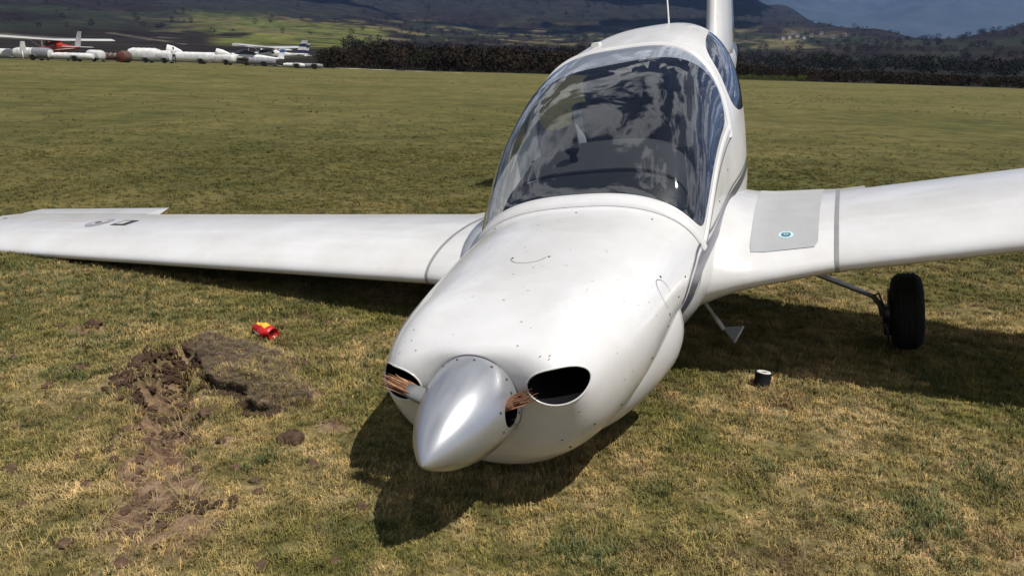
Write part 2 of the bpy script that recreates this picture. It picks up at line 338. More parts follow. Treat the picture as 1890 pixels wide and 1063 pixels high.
def scatter(name, label, meshes, P, scale, kind='stuff'):
    # one point cloud, tufts set on it by geometry nodes
    col = bpy.data.collections.new(name + '_sources')
    for i, m_ in enumerate(meshes): col.objects.link(bpy.data.objects.new('%s_source' % name, m_))
    me = bpy.data.meshes.new(name); me.vertices.add(len(P)); me.vertices.foreach_set('co', P.astype(np.float32).ravel())
    a = me.attributes.new('sc', 'FLOAT', 'POINT'); a.data.foreach_set('value', scale.astype(np.float32))
    a = me.attributes.new('rz', 'FLOAT_VECTOR', 'POINT'); rot = np.zeros((len(P), 3), np.float32); rot[:, 2] = rng.uniform(0, 6.28, len(P)); a.data.foreach_set('vector', rot.ravel())
    o = bpy.data.objects.new(name, me); COL.objects.link(o)
    t = bpy.data.node_groups.new(name, 'GeometryNodeTree'); t.interface.new_socket('Geometry', in_out='INPUT', socket_type='NodeSocketGeometry'); t.interface.new_socket('Geometry', in_out='OUTPUT', socket_type='NodeSocketGeometry')
    gi = t.nodes.new('NodeGroupInput'); g_o = t.nodes.new('NodeGroupOutput'); ip = t.nodes.new('GeometryNodeInstanceOnPoints'); ci = t.nodes.new('GeometryNodeCollectionInfo')
    ci.inputs[0].default_value = col; ci.inputs['Separate Children'].default_value = True; ip.inputs['Pick Instance'].default_value = True
    s1 = t.nodes.new('GeometryNodeInputNamedAttribute'); s1.data_type = 'FLOAT'; s1.inputs[0].default_value = 'sc'
    s2 = t.nodes.new('GeometryNodeInputNamedAttribute'); s2.data_type = 'FLOAT_VECTOR'; s2.inputs[0].default_value = 'rz'
    m2p = t.nodes.new('GeometryNodeMeshToPoints')
    t.links.new(gi.outputs[0], m2p.inputs[0]); t.links.new(m2p.outputs[0], ip.inputs['Points']); t.links.new(ci.outputs[0], ip.inputs['Instance'])
    t.links.new(s1.outputs['Attribute'], ip.inputs['Scale']); t.links.new(s2.outputs['Attribute'], ip.inputs['Rotation']); t.links.new(ip.outputs[0], g_o.inputs[0])
    md = o.modifiers.new('scatter', 'NODES'); md.node_group = t; tag(o, label, kind=kind); return o
def spread(r0, r1, dens, az0=-38, az1=38):
    a = rad(az1 - az0) * .5 * (r1 ** 2 - r0 ** 2); k = int(a * dens); r = np.sqrt(rng.uniform(r0 ** 2, r1 ** 2, k)); t = np.radians(rng.uniform(az0, az1, k)); return r * np.sin(t), r * np.cos(t)
ts = [tuft(26, .019, .0018, .026, .95, bm_, 'turf_tuft') for _ in range(6)]
xs, ys, ss = [], [], []
for r0, r1, dn, sc in ((1.5, 3.2, 3000, 1.0), (3.2, 5, 1700, 1.2), (5, 8, 700, 1.3), (8, 13, 260, 1.35), (13, 22, 60, 1.5)):
    x, y = spread(r0, r1, dn, -40 if r0 < 3 else -37, 40 if r0 < 3 else 37); xs.append(x); ys.append(y); ss.append(np.full(len(x), sc))
x = np.concatenate(xs); y = np.concatenate(ys); s = np.concatenate(ss)
keep = (rng.random(len(x)) > sstep(10, 21, np.hypot(x, y))) & (rng.random(len(x)) > soilmask(x, y) * .97 - .04) & (fbm(x * 6, y * 6, 3) + rng.uniform(-.25, .25, len(x)) > .30)
x, y, s = x[keep], y[keep], s[keep]
s = s * rng.uniform(.6, 1.25, len(x)) * (.75 + .6 * (fbm(x * 2.2 + 4, y * 2.2, 3)))
scatter('grass', 'short dry olive and straw turf around the crashed aeroplane', ts, np.stack([x, y, ground_z(x, y)], -1), s)
# greener clumps
tg = [tuft(16, .045, .0034, .03, .8, gg, 'green_tuft') for _ in range(4)]
gp = [(-2.6, 4.3, .5), (-1.9, 4.1, .35), (-3.2, 4.6, .5), (-2.0, 3.55, .22), (-1.2, 4.35, .3), (2.6, 2.9, .3), (1.3, 2.1, .2), (-1.95, 2.55, .10), (.28, 1.95, .11), (.18, 2.0, .06), (1.34, 2.24, .12), (1.7, 2.5, .14), (.50, 2.32, .07), (-.85, 2.45, .09), (-1.9, 3.2, .12), (-2.6, 3.6, .2), (1.2, 5.2, .25), (-1.0, 5.0, .3), (.9, 2.5, .06), (-1.75, 2.2, .1), (1.95, 3.4, .15), (-.4, 2.05, .06), (2.9, 3.8, .2), (-3.1, 4.2, .25), (-.62, 3.45, .10), (-2.3, 3.3, .1)]
xs = []; ys = []
for cx, cy, cr in gp:
    k = int(380 * cr); xs.append(rng.normal(cx, cr * .5, k)); ys.append(rng.normal(cy, cr * .5, k))
x, y = spread(1.6, 9, 26); xs.append(x); ys.append(y); x = np.concatenate(xs); y = np.concatenate(ys); kp = soilmask(x, y) < .5; x, y = x[kp], y[kp]
xf, yf = spread(14, 80, 1.1, -36, 36); kf = fbm(xf * .09, yf * .09, 3) > .53; x = np.concatenate([x, xf[kf]]); y = np.concatenate([y, yf[kf]])
scatter('weeds', 'greener broad grass clumps dotted over the dry turf', tg, np.stack([x, y, ground_z(x, y)], -1), rng.uniform(.35, 1.0, len(x)) * np.where(np.hypot(x, y) > 13, 2.0, 1))
# crumbs of soil
ms = simple('soil_crumb', (.12, .075, .05), .95, spec=.1, noise=.5, nscale=30, bump=.6)
cr_ = []
for i in range(4):
    bmm = bmesh.new(); bmesh.ops.create_icosphere(bmm, subdivisions=2, radius=.012)
    for v in bmm.verts: v.co *= random.uniform(.65, 1.3); v.co.z *= .75
    m_ = bpy.data.meshes.new('soil_crumb'); bmm.to_mesh(m_); bmm.free(); m_.materials.append(ms); cr_.append(m_)
x = rng.uniform(-2.5, -.3, 60000); y = rng.uniform(1.8, 4, 60000); sm = soilmask(x, y)
d, w, dep, t, s_ = rutmask(x, y); rim = np.exp(-((d / w - 1.15) / .3) ** 2) * (dep > .03); kp = rng.random(len(x)) < (sm * .012 + rim * .03 + .0020)
x, y = x[kp], y[kp]; scatter('loose_soil', 'crumbs of brown soil thrown out of the gouged furrow', cr_, np.stack([x, y, ground_z(x, y) + .003], -1), rng.uniform(.35, 1.7, len(x)) ** 1.3)
# dead straw bits lying in the furrow
tst = [tuft(7, .05, .0025, .03, 2.2, simple('straw', (.36, .26, .14), .8, noise=.3), 'straw_bits') for _ in range(3)]
x = rng.uniform(-2.2, -.6, 30000); y = rng.uniform(1.8, 3.8, 30000); kp = rng.random(len(x)) < soilmask(x, y) * .018; x, y = x[kp], y[kp]
scatter('straw', 'dead straw lying in the gouged soil', tst, np.stack([x, y, ground_z(x, y) + .002], -1), rng.uniform(.3, 1.0, len(x)))
# ------------------------------------------------------------------ land beyond the field
def terrain(name, az, r, height, color, label):
    A, R_ = np.meshgrid(np.radians(az), r); X = R_ * np.sin(A); Y = R_ * np.cos(A); Z = height(np.degrees(A), R_, X, Y)
    me = bpy.data.meshes.new(name); nv = X.size; idx = np.arange(nv).reshape(X.shape); q = np.stack([idx[:-1, :-1], idx[:-1, 1:], idx[1:, 1:], idx[1:, :-1]], -1).reshape(-1, 4)
    me.vertices.add(nv); me.vertices.foreach_set('co', np.stack([X, Y, Z], -1).ravel()); me.loops.add(q.size); me.loops.foreach_set('vertex_index', q.ravel())
    me.polygons.add(len(q)); me.polygons.foreach_set('loop_start', np.arange(0, q.size, 4)); me.polygons.foreach_set('loop_total', np.full(len(q), 4)); me.update()
    c = color(np.degrees(A), R_, X, Y, Z); a = me.color_attributes.new('cover', 'FLOAT_COLOR', 'POINT'); a.data.foreach_set('color', np.concatenate([c, np.ones(c.shape[:2] + (1,))], -1).astype(np.float32).ravel())
    m, n, l, b = newmat(name + '_cover'); at = n.new('ShaderNodeVertexColor'); at.layer_name = 'cover'
    g = n.new('ShaderNodeNewGeometry'); t = n.new('ShaderNodeTexNoise'); t.inputs['Scale'].default_value = .035 if name == 'hills' else .003; t.inputs['Detail'].default_value = 8; t.inputs['Roughness'].default_value = .75; l.new(g.outputs['Position'], t.inputs['Vector'])
    rr = n.new('ShaderNodeValToRGB'); rr.color_ramp.elements[0].position = .34; rr.color_ramp.elements[0].color = (.35, .35, .38, 1) if name == 'hills' else (.75, .77, .8, 1); rr.color_ramp.elements[1].position = .66; rr.color_ramp.elements[1].color = (1.6, 1.55, 1.4, 1) if name == 'hills' else (1.2, 1.2, 1.15, 1); l.new(t.outputs[0], rr.inputs[0])
    mm = n.new('ShaderNodeMixRGB'); mm.blend_type = 'MULTIPLY'; mm.inputs[0].default_value = 1; l.new(at.outputs[0], mm.inputs[1]); l.new(rr.outputs[0], mm.inputs[2]); l.new(mm.outputs[0], b.inputs['Base Color']); b.inputs['Roughness'].default_value = 1; b.inputs['Specular IOR Level'].default_value = .05
    me.materials.append(m); me.shade_smooth(); o = bpy.data.objects.new(name, me); COL.objects.link(o); tag(o, label, kind='structure'); return o
azs = [-62, -32, -24, -17, -12, -6, 0, 8, 14, 17, 20, 23, 26, 28, 30, 31.5, 36, 45, 62]
rs_ = [118, 150, 300, 600, 900, 1300, 1800, 2400, 3400]
E_ = np.array([  # elevation seen from the field, degrees, for each azimuth and distance
 [-.9, -.5, .0, .7, 1.3, 2.2, 3.3, 5.0, 7.0], [-.9, -.5, .0, .7, 1.3, 2.2, 3.3, 5.0, 7.0], [-.9, -.45, .0, .7, 1.3, 2.3, 3.4, 5.0, 7.0], [-.9, -.4, .1, .8, 1.4, 2.3, 3.4, 5.2, 7.2], [-.9, -.4, .1, .8, 1.3, 2.0, 3.2, 5.2, 7.2],
 [-.95, -.6, -.1, .6, 1.1, 1.6, 2.6, 5.0, 7.3], [-1, -.6, -.1, .6, 1.0, 1.5, 2.6, 5.0, 7.4], [-1, -.6, -.1, .6, 1.0, 1.5, 2.6, 4.6, 6.6], [-.9, -.5, -.1, .5, 1.0, 1.5, 2.6, 4.2, 5.2], [-.9, -.5, -.1, .5, 1.0, 1.5, 2.5, 3.6, 4.2],
 [-.9, -.5, -.1, .5, 1.1, 1.8, 2.4, 2.75, 2.6], [-1, -.6, -.1, .5, 1.2, 2.1, 2.35, 2.2, 1.5], [-1, -.6, -.1, .5, 1.3, 2.1, 1.9, 1.5, 1.0], [-1, -.6, -.1, .5, 1.3, 2.15, 2.0, 1.5, 1.0], [-1, -.6, -.1, .6, 1.5, 2.5, 2.45, 2.0, 1.2], [-1, -.6, -.1, .6, 1.6, 2.8, 3.0, 2.4, 1.5],
 [-1, -.6, -.1, .7, 1.8, 3.3, 3.9, 3.4, 2.4], [-1, -.6, -.1, .7, 1.8, 3.3, 4.3, 4.6, 4.2], [-1, -.6, -.1, .7, 1.8, 3.3, 4.3, 5.0, 5.6]])
def interp2(a, r):
    lr = np.log(r); L_ = np.log(rs_); i = np.clip(np.searchsorted(azs, a.ravel()) - 1, 0, len(azs) - 2); az_ = np.array(azs, float); fa = (a.ravel() - az_[i]) / (az_[i + 1] - az_[i]); fa = np.clip(fa, 0, 1); fa = fa * fa * (3 - 2 * fa)
    j = np.clip(np.searchsorted(L_, lr.ravel()) - 1, 0, len(L_) - 2); fr = np.clip((lr.ravel() - np.array(L_)[j]) / (np.array(L_)[j + 1] - np.array(L_)[j]), 0, 1)
    v = (E_[i, j] * (1 - fa) + E_[i + 1, j] * fa) * (1 - fr) + (E_[i, j + 1] * (1 - fa) + E_[i + 1, j + 1] * fa) * fr
    return v.reshape(a.shape)
def hill_z(a, r, X, Y):
    k = sstep(130, 700, r)
    return 1.356 + r * np.tan(np.radians(interp2(a, r))) + k * ((fbm(X * .004, Y * .004, 5) - .5) * r * .018 + (fbm(X * .02, Y * .02, 3) - .5) * r * .006)
def hill_c(a, r, X, Y, Z):
    e = np.degrees(np.arctan2(Z - 1.356, r)); c = np.ones(a.shape + (3,)) * np.array((.016, .012, .009)); nz_ = fbm(X * .006, Y * .006, 4); n2 = fbm(X * .02 + 5, Y * .02, 4)  # cloud shade over the near land is worked into these dark colours
    mixc = lambda c, m, col: c * (1 - m[..., None]) + np.array(col) * m[..., None]
    c = mixc(c, sstep(.45, .62, nz_), (.022, .026, .015))
    # flats on the left, cloud shade kept in their dark colour, with paler tracks
    m = sstep(-12, -15, a) * sstep(1.1, .9, e + (nz_ - .5) * .3); c = mixc(c, m, (.020, .017, .015))
    for (a0, e0, a1, e1, w) in ((-33, .95, -27.5, .72, .07), (-26.5, 1.2, -22, .66, .05), (-20, .95, -15.6, .55, .035), (-24, 1.05, -22, 1.0, .03)):
        t = np.clip((a - a0) / (a1 - a0), 0, 1); m = sstep(w, w * .5, np.abs(e - (e0 + (e1 - e0) * t))) * (a > a0) * (a < a1); c = mixc(c, m * .8, (.10, .092, .072))
    # green meadows climbing behind the parked aircraft
    m = sstep(-21.5, -19.5, a + (nz_ - .5) * 4) * sstep(-8.6, -10.2, a + (nz_ - .5) * 2) * sstep(.62, .8, e + (n2 - .5) * .35) * sstep(2.75, 2.35, e + (n2 - .5) * .7 + (a + 20) * .05)
    c = mixc(c, m * sstep(.26, .44, n2), (.105, .115, .030)); c = mixc(c, m * sstep(.53, .62, nz_) * .7, (.050, .065, .018)); c = mixc(c, m * sstep(.60, .66, n2) * .8, (.03, .03, .014))
    # scattered pale clearings and fields at mid height
    m = sstep(-30, -15, a) * sstep(1.15, 1.5, e) * sstep(2.9, 2.3, e) * sstep(.54, .60, n2) * sstep(24, 16, a); c = mixc(c, m * .85, (.12, .105, .050))
    m = sstep(13, 14.5, a) * sstep(20, 18, a) * sstep(1.45, 1.6, e) * sstep(2.3, 2.0, e) * sstep(.42, .52, n2); c = mixc(c, m * .8, (.13, .115, .055))
    m = sstep(2.6, 3.6, e) * .85; c = mixc(c, m, (.020, .021, .021))
    m = sstep(1.0, .6, e) * sstep(-13, -10, a); c = mixc(c, m, (.016, .015, .012))
    return c
rr_ = np.concatenate([np.geomspace(116, 400, 40), np.geomspace(410, 3400, 150)])
terrain('hills', np.linspace(-60, 60, 420), rr_, hill_z, hill_c, 'dark wooded hills with meadows rising behind the airfield')
def mt_z(a, r, X, Y):
    ridge = np.interp(a, [-62, -30, -10, 5, 15, 22, 30, 40, 62], [7.5, 8.5, 9.2, 8.4, 7.8, 8.6, 8.2, 7, 6.5]); f = sstep(2800, 8200, r)
    return -20 + r * np.tan(np.radians(ridge)) * f + f * ((fbm(X * .0009, Y * .0009, 6) - .5) * 900 + (fbm(X * .0035, Y * .0035, 3) - .5) * 90)
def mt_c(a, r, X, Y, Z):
    c = np.ones(a.shape + (3,)) * np.array((.050, .068, .085)); n2 = fbm(X * .004 + 2, Y * .004, 5); m = sstep(.56, .64, n2); c = c * (1 - m[..., None]) + np.array((.056, .074, .090)) * m[..., None]  # some of the haze's blue is mixed into the slope colour
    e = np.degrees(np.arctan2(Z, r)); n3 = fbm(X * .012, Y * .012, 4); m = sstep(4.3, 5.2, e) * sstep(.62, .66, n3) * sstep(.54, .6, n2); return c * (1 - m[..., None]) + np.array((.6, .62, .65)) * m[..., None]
terrain('mountains', np.linspace(-60, 60, 360), np.geomspace(2700, 9500, 110), mt_z, mt_c, 'distant blue mountain slope with a few snow patches')
# cloud bank standing over the hills
H_ = 1300.0; st = 26.0; cxs = np.arange(-4200, 4200, st); cys = np.arange(-1200, 4200, st); CX, CY = np.meshgrid(cxs, cys)
GX = CX - H_ * SUN.x / SUN.z; GY = CY - H_ * SUN.y / SUN.z; gr = np.hypot(GX, GY); ga = np.degrees(np.arctan2(GX, GY)); wob = fbm(GX * .004, GY * .004, 4) - .5
inside = (gr > 205 + wob * 60) & (np.abs(ga) < 75) & (gr < 3600 + wob * 900) & (GY > 100)
gap = (ga > -22 + wob * 8) & (ga < -8 + wob * 6) & (gr > 480 + wob * 300) & (gr < 1900 + wob * 500)
gap2 = (ga > 13) & (ga < 19.5) & (gr > 1150) & (gr < 1600); gap3 = (ga > -7) & (ga < 9) & (gr > 1000 + wob * 400) & (gr < 1350 + wob * 400) & (wob > -.02)
rg = fbm(CX * .003 + 7, CY * .003 + 2, 5) - .40; ragged = (rg > 0) & (CY > 1250 + 300 * wob) & (ga < 15)
ins = inside & ~gap & ~gap2 & ~gap3 & ragged
top = H_ + np.clip(rg, 0, 1) * 1500 * (.6 + fbm(CX * .006, CY * .006, 4)); bot = H_ - 40 * fbm(CX * .004 + 3, CY * .004, 4)
idx = np.arange(CX.size).reshape(CX.shape); qk = ins[:-1, :-1] & ins[1:, 1:] & ins[1:, :-1] & ins[:-1, 1:]
ee = ~(np.pad(qk, ((1, 0), (1, 0))) & np.pad(qk, ((0, 1), (1, 0))) & np.pad(qk, ((1, 0), (0, 1))) & np.pad(qk, ((0, 1), (0, 1)))); top = np.where(ee, bot, top)
q = np.stack([idx[:-1, :-1][qk], idx[:-1, 1:][qk], idx[1:, 1:][qk], idx[1:, :-1][qk]], -1)
V = np.concatenate([np.stack([CX, CY, top], -1).reshape(-1, 3), np.stack([CX, CY, bot], -1).reshape(-1, 3)]); q = np.concatenate([q, q[:, ::-1] + CX.size]); used = np.unique(q); rm = np.zeros(len(V), int); rm[used] = np.arange(len(used)); V = V[used]; q = rm[q]
me = bpy.data.meshes.new('clouds'); me.vertices.add(len(V)); me.vertices.foreach_set('co', V.ravel()); me.loops.add(q.size); me.loops.foreach_set('vertex_index', q.ravel()); me.polygons.add(len(q)); me.polygons.foreach_set('loop_start', np.arange(0, q.size, 4)); me.polygons.foreach_set('loop_total', np.full(len(q), 4)); me.update(); me.shade_smooth()
me.materials.append(simple('cloud_grey', (.5, .51, .53), 1, spec=0)); o = bpy.data.objects.new('clouds', me); COL.objects.link(o); tag(o, 'broken cloud bank standing over the hills', kind='stuff')
# leafless trees and scrub along the field edge, darker woods behind
tm = simple('scrub_brown', (.032, .023, .015), 1, spec=.05, noise=.5, nscale=.6); tm2 = simple('scrub_green', (.017, .020, .009), 1, spec=.05, noise=.5, nscale=.6); tm3 = simple('bush_yellow_green', (.085, .105, .022), 1, spec=.05, noise=.4, nscale=3)
def tree_arrays(h, wd, R):
    V = []; F = []; n_ = 5
    for k in (0, 1):
        for i in range(n_): a = 2 * math.pi * i / n_; rr = .035 * h * (1 - k * .6); V.append((rr * math.cos(a), rr * math.sin(a), -.4 + k * h * .6))
    F += [(i, (i + 1) % n_, n_ + (i + 1) % n_, n_ + i) for i in range(n_)]
    for i in range(150):
        th = R.uniform(0, 6.28); ph = R.uniform(-1, 1); q = R.uniform(.35, 1) ** .6; cz = h * (.58 + .40 * q * ph); rr = wd * q * math.sqrt(1 - ph * ph) * R.uniform(.7, 1.1); c = Vector((rr * math.cos(th), rr * math.sin(th), cz)); s = h * R.uniform(.03, .085); k = len(V)
        a = Vector((R.gauss(0, 1), R.gauss(0, 1), R.gauss(0, 1))).normalized(); b = a.orthogonal().normalized(); a2 = a.cross(b)
        V += [c + b * s, c - b * s * .5 + a2 * s * .8, c - b * s * .5 - a2 * s * .8]; F.append((k, k + 1, k + 2))
    return np.array([tuple(v) for v in V]), F
def forest(name, label, places, mats, base):
    Vs = []; Fs = []; mi = []; off = 0
    for (x, y, z, sc, k, m) in places:
        V, F = base[k]; a = (x * 7.3 + y * 3.1) % 6.28; c, s = math.cos(a), math.sin(a); W_ = V * sc; W_ = np.stack([W_[:, 0] * c - W_[:, 1] * s + x, W_[:, 0] * s + W_[:, 1] * c + y, W_[:, 2] + z], -1); Vs.append(W_); Fs += [tuple(i + off for i in f) for f in F]; mi += [m] * len(F); off += len(V)
    o = mesh(name, np.concatenate(Vs), Fs, mats, None, False, False, mi); tag(o, label, kind='stuff'); return o
RT = random.Random(5); base = [tree_arrays(1, RT.uniform(.38, .70), RT) for _ in range(6)]
pl_ = []
for i in range(1500):
    a = RT.uniform(-13.6, 50); r = 128 + 90 * RT.random() ** 1.3
    if 13 < a < 19 and r < 150: r += 30
    xx, yy = r * math.sin(rad(a)), r * math.cos(rad(a)); zz = float(min(hill_z(np.array([[a]]), np.array([[r]]), np.array([[xx]]), np.array([[yy]]))[0, 0], 0.3)); hmax = np.interp(a, [-13, -10, 0, 10, 14, 20, 30, 50], [.9, 1.25, 1.2, .9, .6, .4, .2, .25]); 
    pl_.append((xx, yy, zz - .2, max(1.6, r * math.tan(rad(hmax)) * RT.uniform(.3, 1.12) + 1.1 - zz), RT.randrange(6), 0 if RT.random() < .8 else 1))
forest('scrub_woodland', 'dark leafless scrub and trees along the far edge of the field', pl_, [tm, tm2], base)
pl_ = []
for i in range(2600):
    a = RT.uniform(-45, 50); r = 300 * (2600 / 300) ** RT.random()
    xx, yy = r * math.sin(rad(a)), r * math.cos(rad(a)); A_, R2_, X2_, Y2_ = (np.array([[v]]) for v in (a, r, xx, yy)); z0 = hill_z(A_, R2_, X2_, Y2_); cc = hill_c(A_, R2_, X2_, Y2_, z0)[0, 0]
    if cc[1] > .05 and RT.random() < .75: continue
    if a < -12 and (r < 900 or RT.random() < .55): continue
    pl_.append((xx, yy, float(z0[0, 0]) - .5, RT.uniform(3.0, 7.5) * (1 + r / 4000), RT.randrange(6), 0 if RT.random() < .5 else 1))
forest('distant_woods', 'dots of dark trees scattered over the hillsides', pl_, [tm, tm2], base)
pl_ = []
for i in range(46):
    a = 14.3 + 5.2 * i / 46 + RT.uniform(-.1, .1); r = 122 + RT.uniform(0, 12); xx, yy = r * math.sin(rad(a)), r * math.cos(rad(a)); pl_.append((xx, yy, float(ground_z(xx, yy)), RT.uniform(.5, 1.1), RT.randrange(6), 0))
forest('low_bushes', 'low yellow green bushes at the field edge behind the fin', pl_, [tm3], base)
# village houses on the far slope
wl = simple('house_wall', (.38, .36, .33), .9, noise=.1); rf = simple('house_roof', (.12, .075, .06), .9, noise=.2); wd_ = simple('house_window', (.03, .03, .035), .3)
def house(x, y, z, w, d, h, rz, lab):
    e = empty('village_house', (x, y, z), rz); e.scale = (.62,) * 3; tag(e, lab, 'house', 'houses of the village on the far slope')
    mb = MB(); mb.box((0, 0, h / 2 - 1), (w, d, h + 2)); mb.build('wall', wl, e, False)
    mb = MB(); mb.add([(-w * .55, -d * .56, h - .05), (w * .55, -d * .56, h - .05), (w * .55, d * .56, h - .05), (-w * .55, d * .56, h - .05), (-w * .5, 0, h + d * .32), (w * .5, 0, h + d * .32)], [(0, 1, 5, 4), (2, 3, 4, 5), (0, 4, 3), (1, 2, 5), (0, 3, 2, 1)]); mb.build('roof', rf, e, False)
    for k in (-.28, .28):
        mb = MB(); mb.box((w * k, -d / 2 - .03, h * .55), (1.2, .1, 1.4)); mb.build('window', wd_, e, False)
HL = ['leftmost tiny house of the village cluster right of the fin', 'second tiny house from the left in the village cluster', 'third tiny house from the left in the village cluster', 'tiny house at the middle of the village cluster, on its lower edge', 'tiny house just right of the middle of the village cluster', 'tiny house near the right end of the village cluster', 'last but one tiny house at the right of the village', 'tiny house standing highest in the village cluster', 'tiny house alone at the right end of the village', 'lone tiny house close beside the fin on the pale slope', 'lone tiny house between the fin and the village cluster']
for i, (a, r) in enumerate([(17.7, 1480), (18.1, 1500), (18.6, 1520), (19.0, 1490), (19.5, 1530), (20.1, 1560), (20.8, 1500), (18.35, 1580), (21.5, 1540), (14.6, 1300), (15.4, 1380)]):
    xx, yy = r * math.sin(rad(a)), r * math.cos(rad(a)); A_, R2_, X2_, Y2_ = (np.array([[v]]) for v in (a, r, xx, yy)); house(xx, yy, float(hill_z(A_, R2_, X2_, Y2_)[0, 0]) + 1, RT.uniform(9, 14), 8, RT.uniform(4.5, 7), RT.uniform(-.6, .6), HL[i])
# pale worn track across the far grass
tk = simple('track_chalk', (.42, .38, .22), .95, noise=.35, nscale=.6)
def strip(x0, y0, x1, y1, w):
    V = []; k = 24
    for i in range(k + 1):
        f = i / k; x = x0 + (x1 - x0) * f; y = y0 + (y1 - y0) * f
        for s in (-1, 1): yy = y + s * w * RT.uniform(.35, .6); V.append((x, yy, float(ground_z(x, yy)) + .03))
    o = mesh('track', V, grid_faces(k + 1, 2), tk, None, True, False); tag(o, kind='structure')
strip(-26, 117.5, -17.5, 116.6, 5.5); strip(-15.5, 112.5, -11.5, 109.8, 1.6); strip(-10.5, 107.5, -6.2, 101.0, 1.3)
# air
haze = MB(); haze.box((0, 4400, 850), (24000, 11800, 1760)); hz_ = haze.build('haze', None, None, False)
hm = bpy.data.materials.new('haze'); hm.use_nodes = True; n = hm.node_tree.nodes; n.clear(); o_ = n.new('ShaderNodeOutputMaterial'); v_ = n.new('ShaderNodeVolumePrincipled'); v_.inputs['Color'].default_value = (.24, .42, .95, 1); v_.inputs['Density'].default_value = 8e-5; v_.inputs['Anisotropy'].default_value = .2; hm.node_tree.links.new(v_.outputs[0], o_.inputs['Volume']); hz_.data.materials.append(hm); tag(hz_, kind='stuff')

# ------------------------------------------------------------------ the crashed aeroplane
# local axes: X = towards its left wing (right in the picture), Y = aft, Z = up; helper P(x_aft, y_side, z)
root = empty('light_aeroplane')
tag(root, 'white low wing light aeroplane resting on its nose with broken wooden propeller', 'aeroplane')
ya, pi_, ro = rad(20.86), rad(7.61), rad(9.0)
cy_, sy_, cpp, spp, cr2, sr2 = math.cos(ya), math.sin(ya), math.cos(pi_), math.sin(pi_), math.cos(ro), math.sin(ro)
_B = np.array([[0, 1, 0], [1, 0, 0], [0, 0, 1.]]); _Rr = np.array([[cr2, 0, -sr2], [0, 1, 0], [sr2, 0, cr2]]); _Rp = np.array([[1, 0, 0], [0, cpp, -spp], [0, spp, cpp]]); _Ry = np.array([[cy_, sy_, 0], [-sy_, cy_, 0], [0, 0, 1]])
_M = _Ry @ _Rp @ _Rr @ _B; _T = np.array([-.2263, 1.8796, .3194])
root.matrix_world = Matrix(((_M[0, 1], _M[0, 0], _M[0, 2], _T[0]), (_M[1, 1], _M[1, 0], _M[1, 2], _T[1]), (_M[2, 1], _M[2, 0], _M[2, 2], _T[2]), (0, 0, 0, 1)))
def P(x, y, z): return (y, x, z)
def pl(xs, ys):
    xs = np.array(xs, float); ys = np.array(ys, float); h = np.diff(xs); d = np.diff(ys) / h; m = np.zeros(len(xs)); m[0] = d[0]; m[-1] = d[-1]
    for i in range(1, len(xs) - 1):
        if d[i - 1] * d[i] > 0:
            w1 = 2 * h[i] + h[i - 1]; w2 = h[i] + 2 * h[i - 1]; m[i] = (w1 + w2) / (w1 / d[i - 1] + w2 / d[i])
    def f(x):
        x = min(max(x, xs[0]), xs[-1]); i = min(max(int(np.searchsorted(xs, x)) - 1, 0), len(h) - 1); t = (x - xs[i]) / h[i]; t2 = t * t; t3 = t2 * t
        return (2 * t3 - 3 * t2 + 1) * ys[i] + (t3 - 2 * t2 + t) * h[i] * m[i] + (-2 * t3 + 3 * t2) * ys[i + 1] + (t3 - t2) * h[i] * m[i + 1]
    return f
fw = pl([.372, .38, .395, .42, .48, .6, .9, 1.2, 1.6, 2.0, 2.5, 3.0, 3.5, 4.2, 5, 6.1, 6.9], [.150, .24, .31, .348, .380, .420, .470, .495, .542, .558, .558, .525, .465, .35, .22, .12, .05])
fzs = pl([.372, .42, .9, 1.2, 1.4, 1.6, 2.0, 2.5, 3.5, 4.5, 6.9], [.0, .01, -.0, -.02, -.06, -.08, -.05, -.02, .05, .12, .3])
fzt = pl([.372, .38, .395, .42, .5, .7, 1.0, 1.3, 1.5, 1.6, 1.68, 1.8, 2.0, 2.25, 2.45, 3.0, 3.5, 4.2, 5, 6.1, 6.9], [.150, .158, .168, .178, .198, .226, .238, .246, .243, .246, .290, .425, .61, .745, .795, .85, .825, .66, .50, .42, .40])
fzb = pl([.372, .38, .395, .42, .5, .65, .9, 1.2, 1.6, 2.5, 3.2, 4.2, 5, 6.1, 6.9], [-.150, -.19, -.225, -.262, -.315, -.36, -.40, -.40, -.38, -.42, -.38, -.16, 0, .14, .22])
fkx = pl([.372, 1.0, 1.35, 1.6, 1.75, 2.05, 2.45, 3.2, 4.2, 6.9], [0, 0, 0, -.01, .02, .12, .30, .22, 0, 0])
fnt = pl([.372, .5, 1.2, 1.6, 2.0, 2.5, 3.5, 6.9], [2.0, 2.45, 2.5, 2.55, 3.15, 3.3, 2.8, 2])
fnb = pl([.372, .5, .9, 1.22, 1.32, 1.6, 3, 6.9], [2.0, 1.95, 1.68, 1.62, 1.85, 2.25, 2.3, 2])
fyc = pl([.372, .7, 1.5, 2.3, 3.0, 6.9], [0, 0, -.036, -.046, 0, 0])
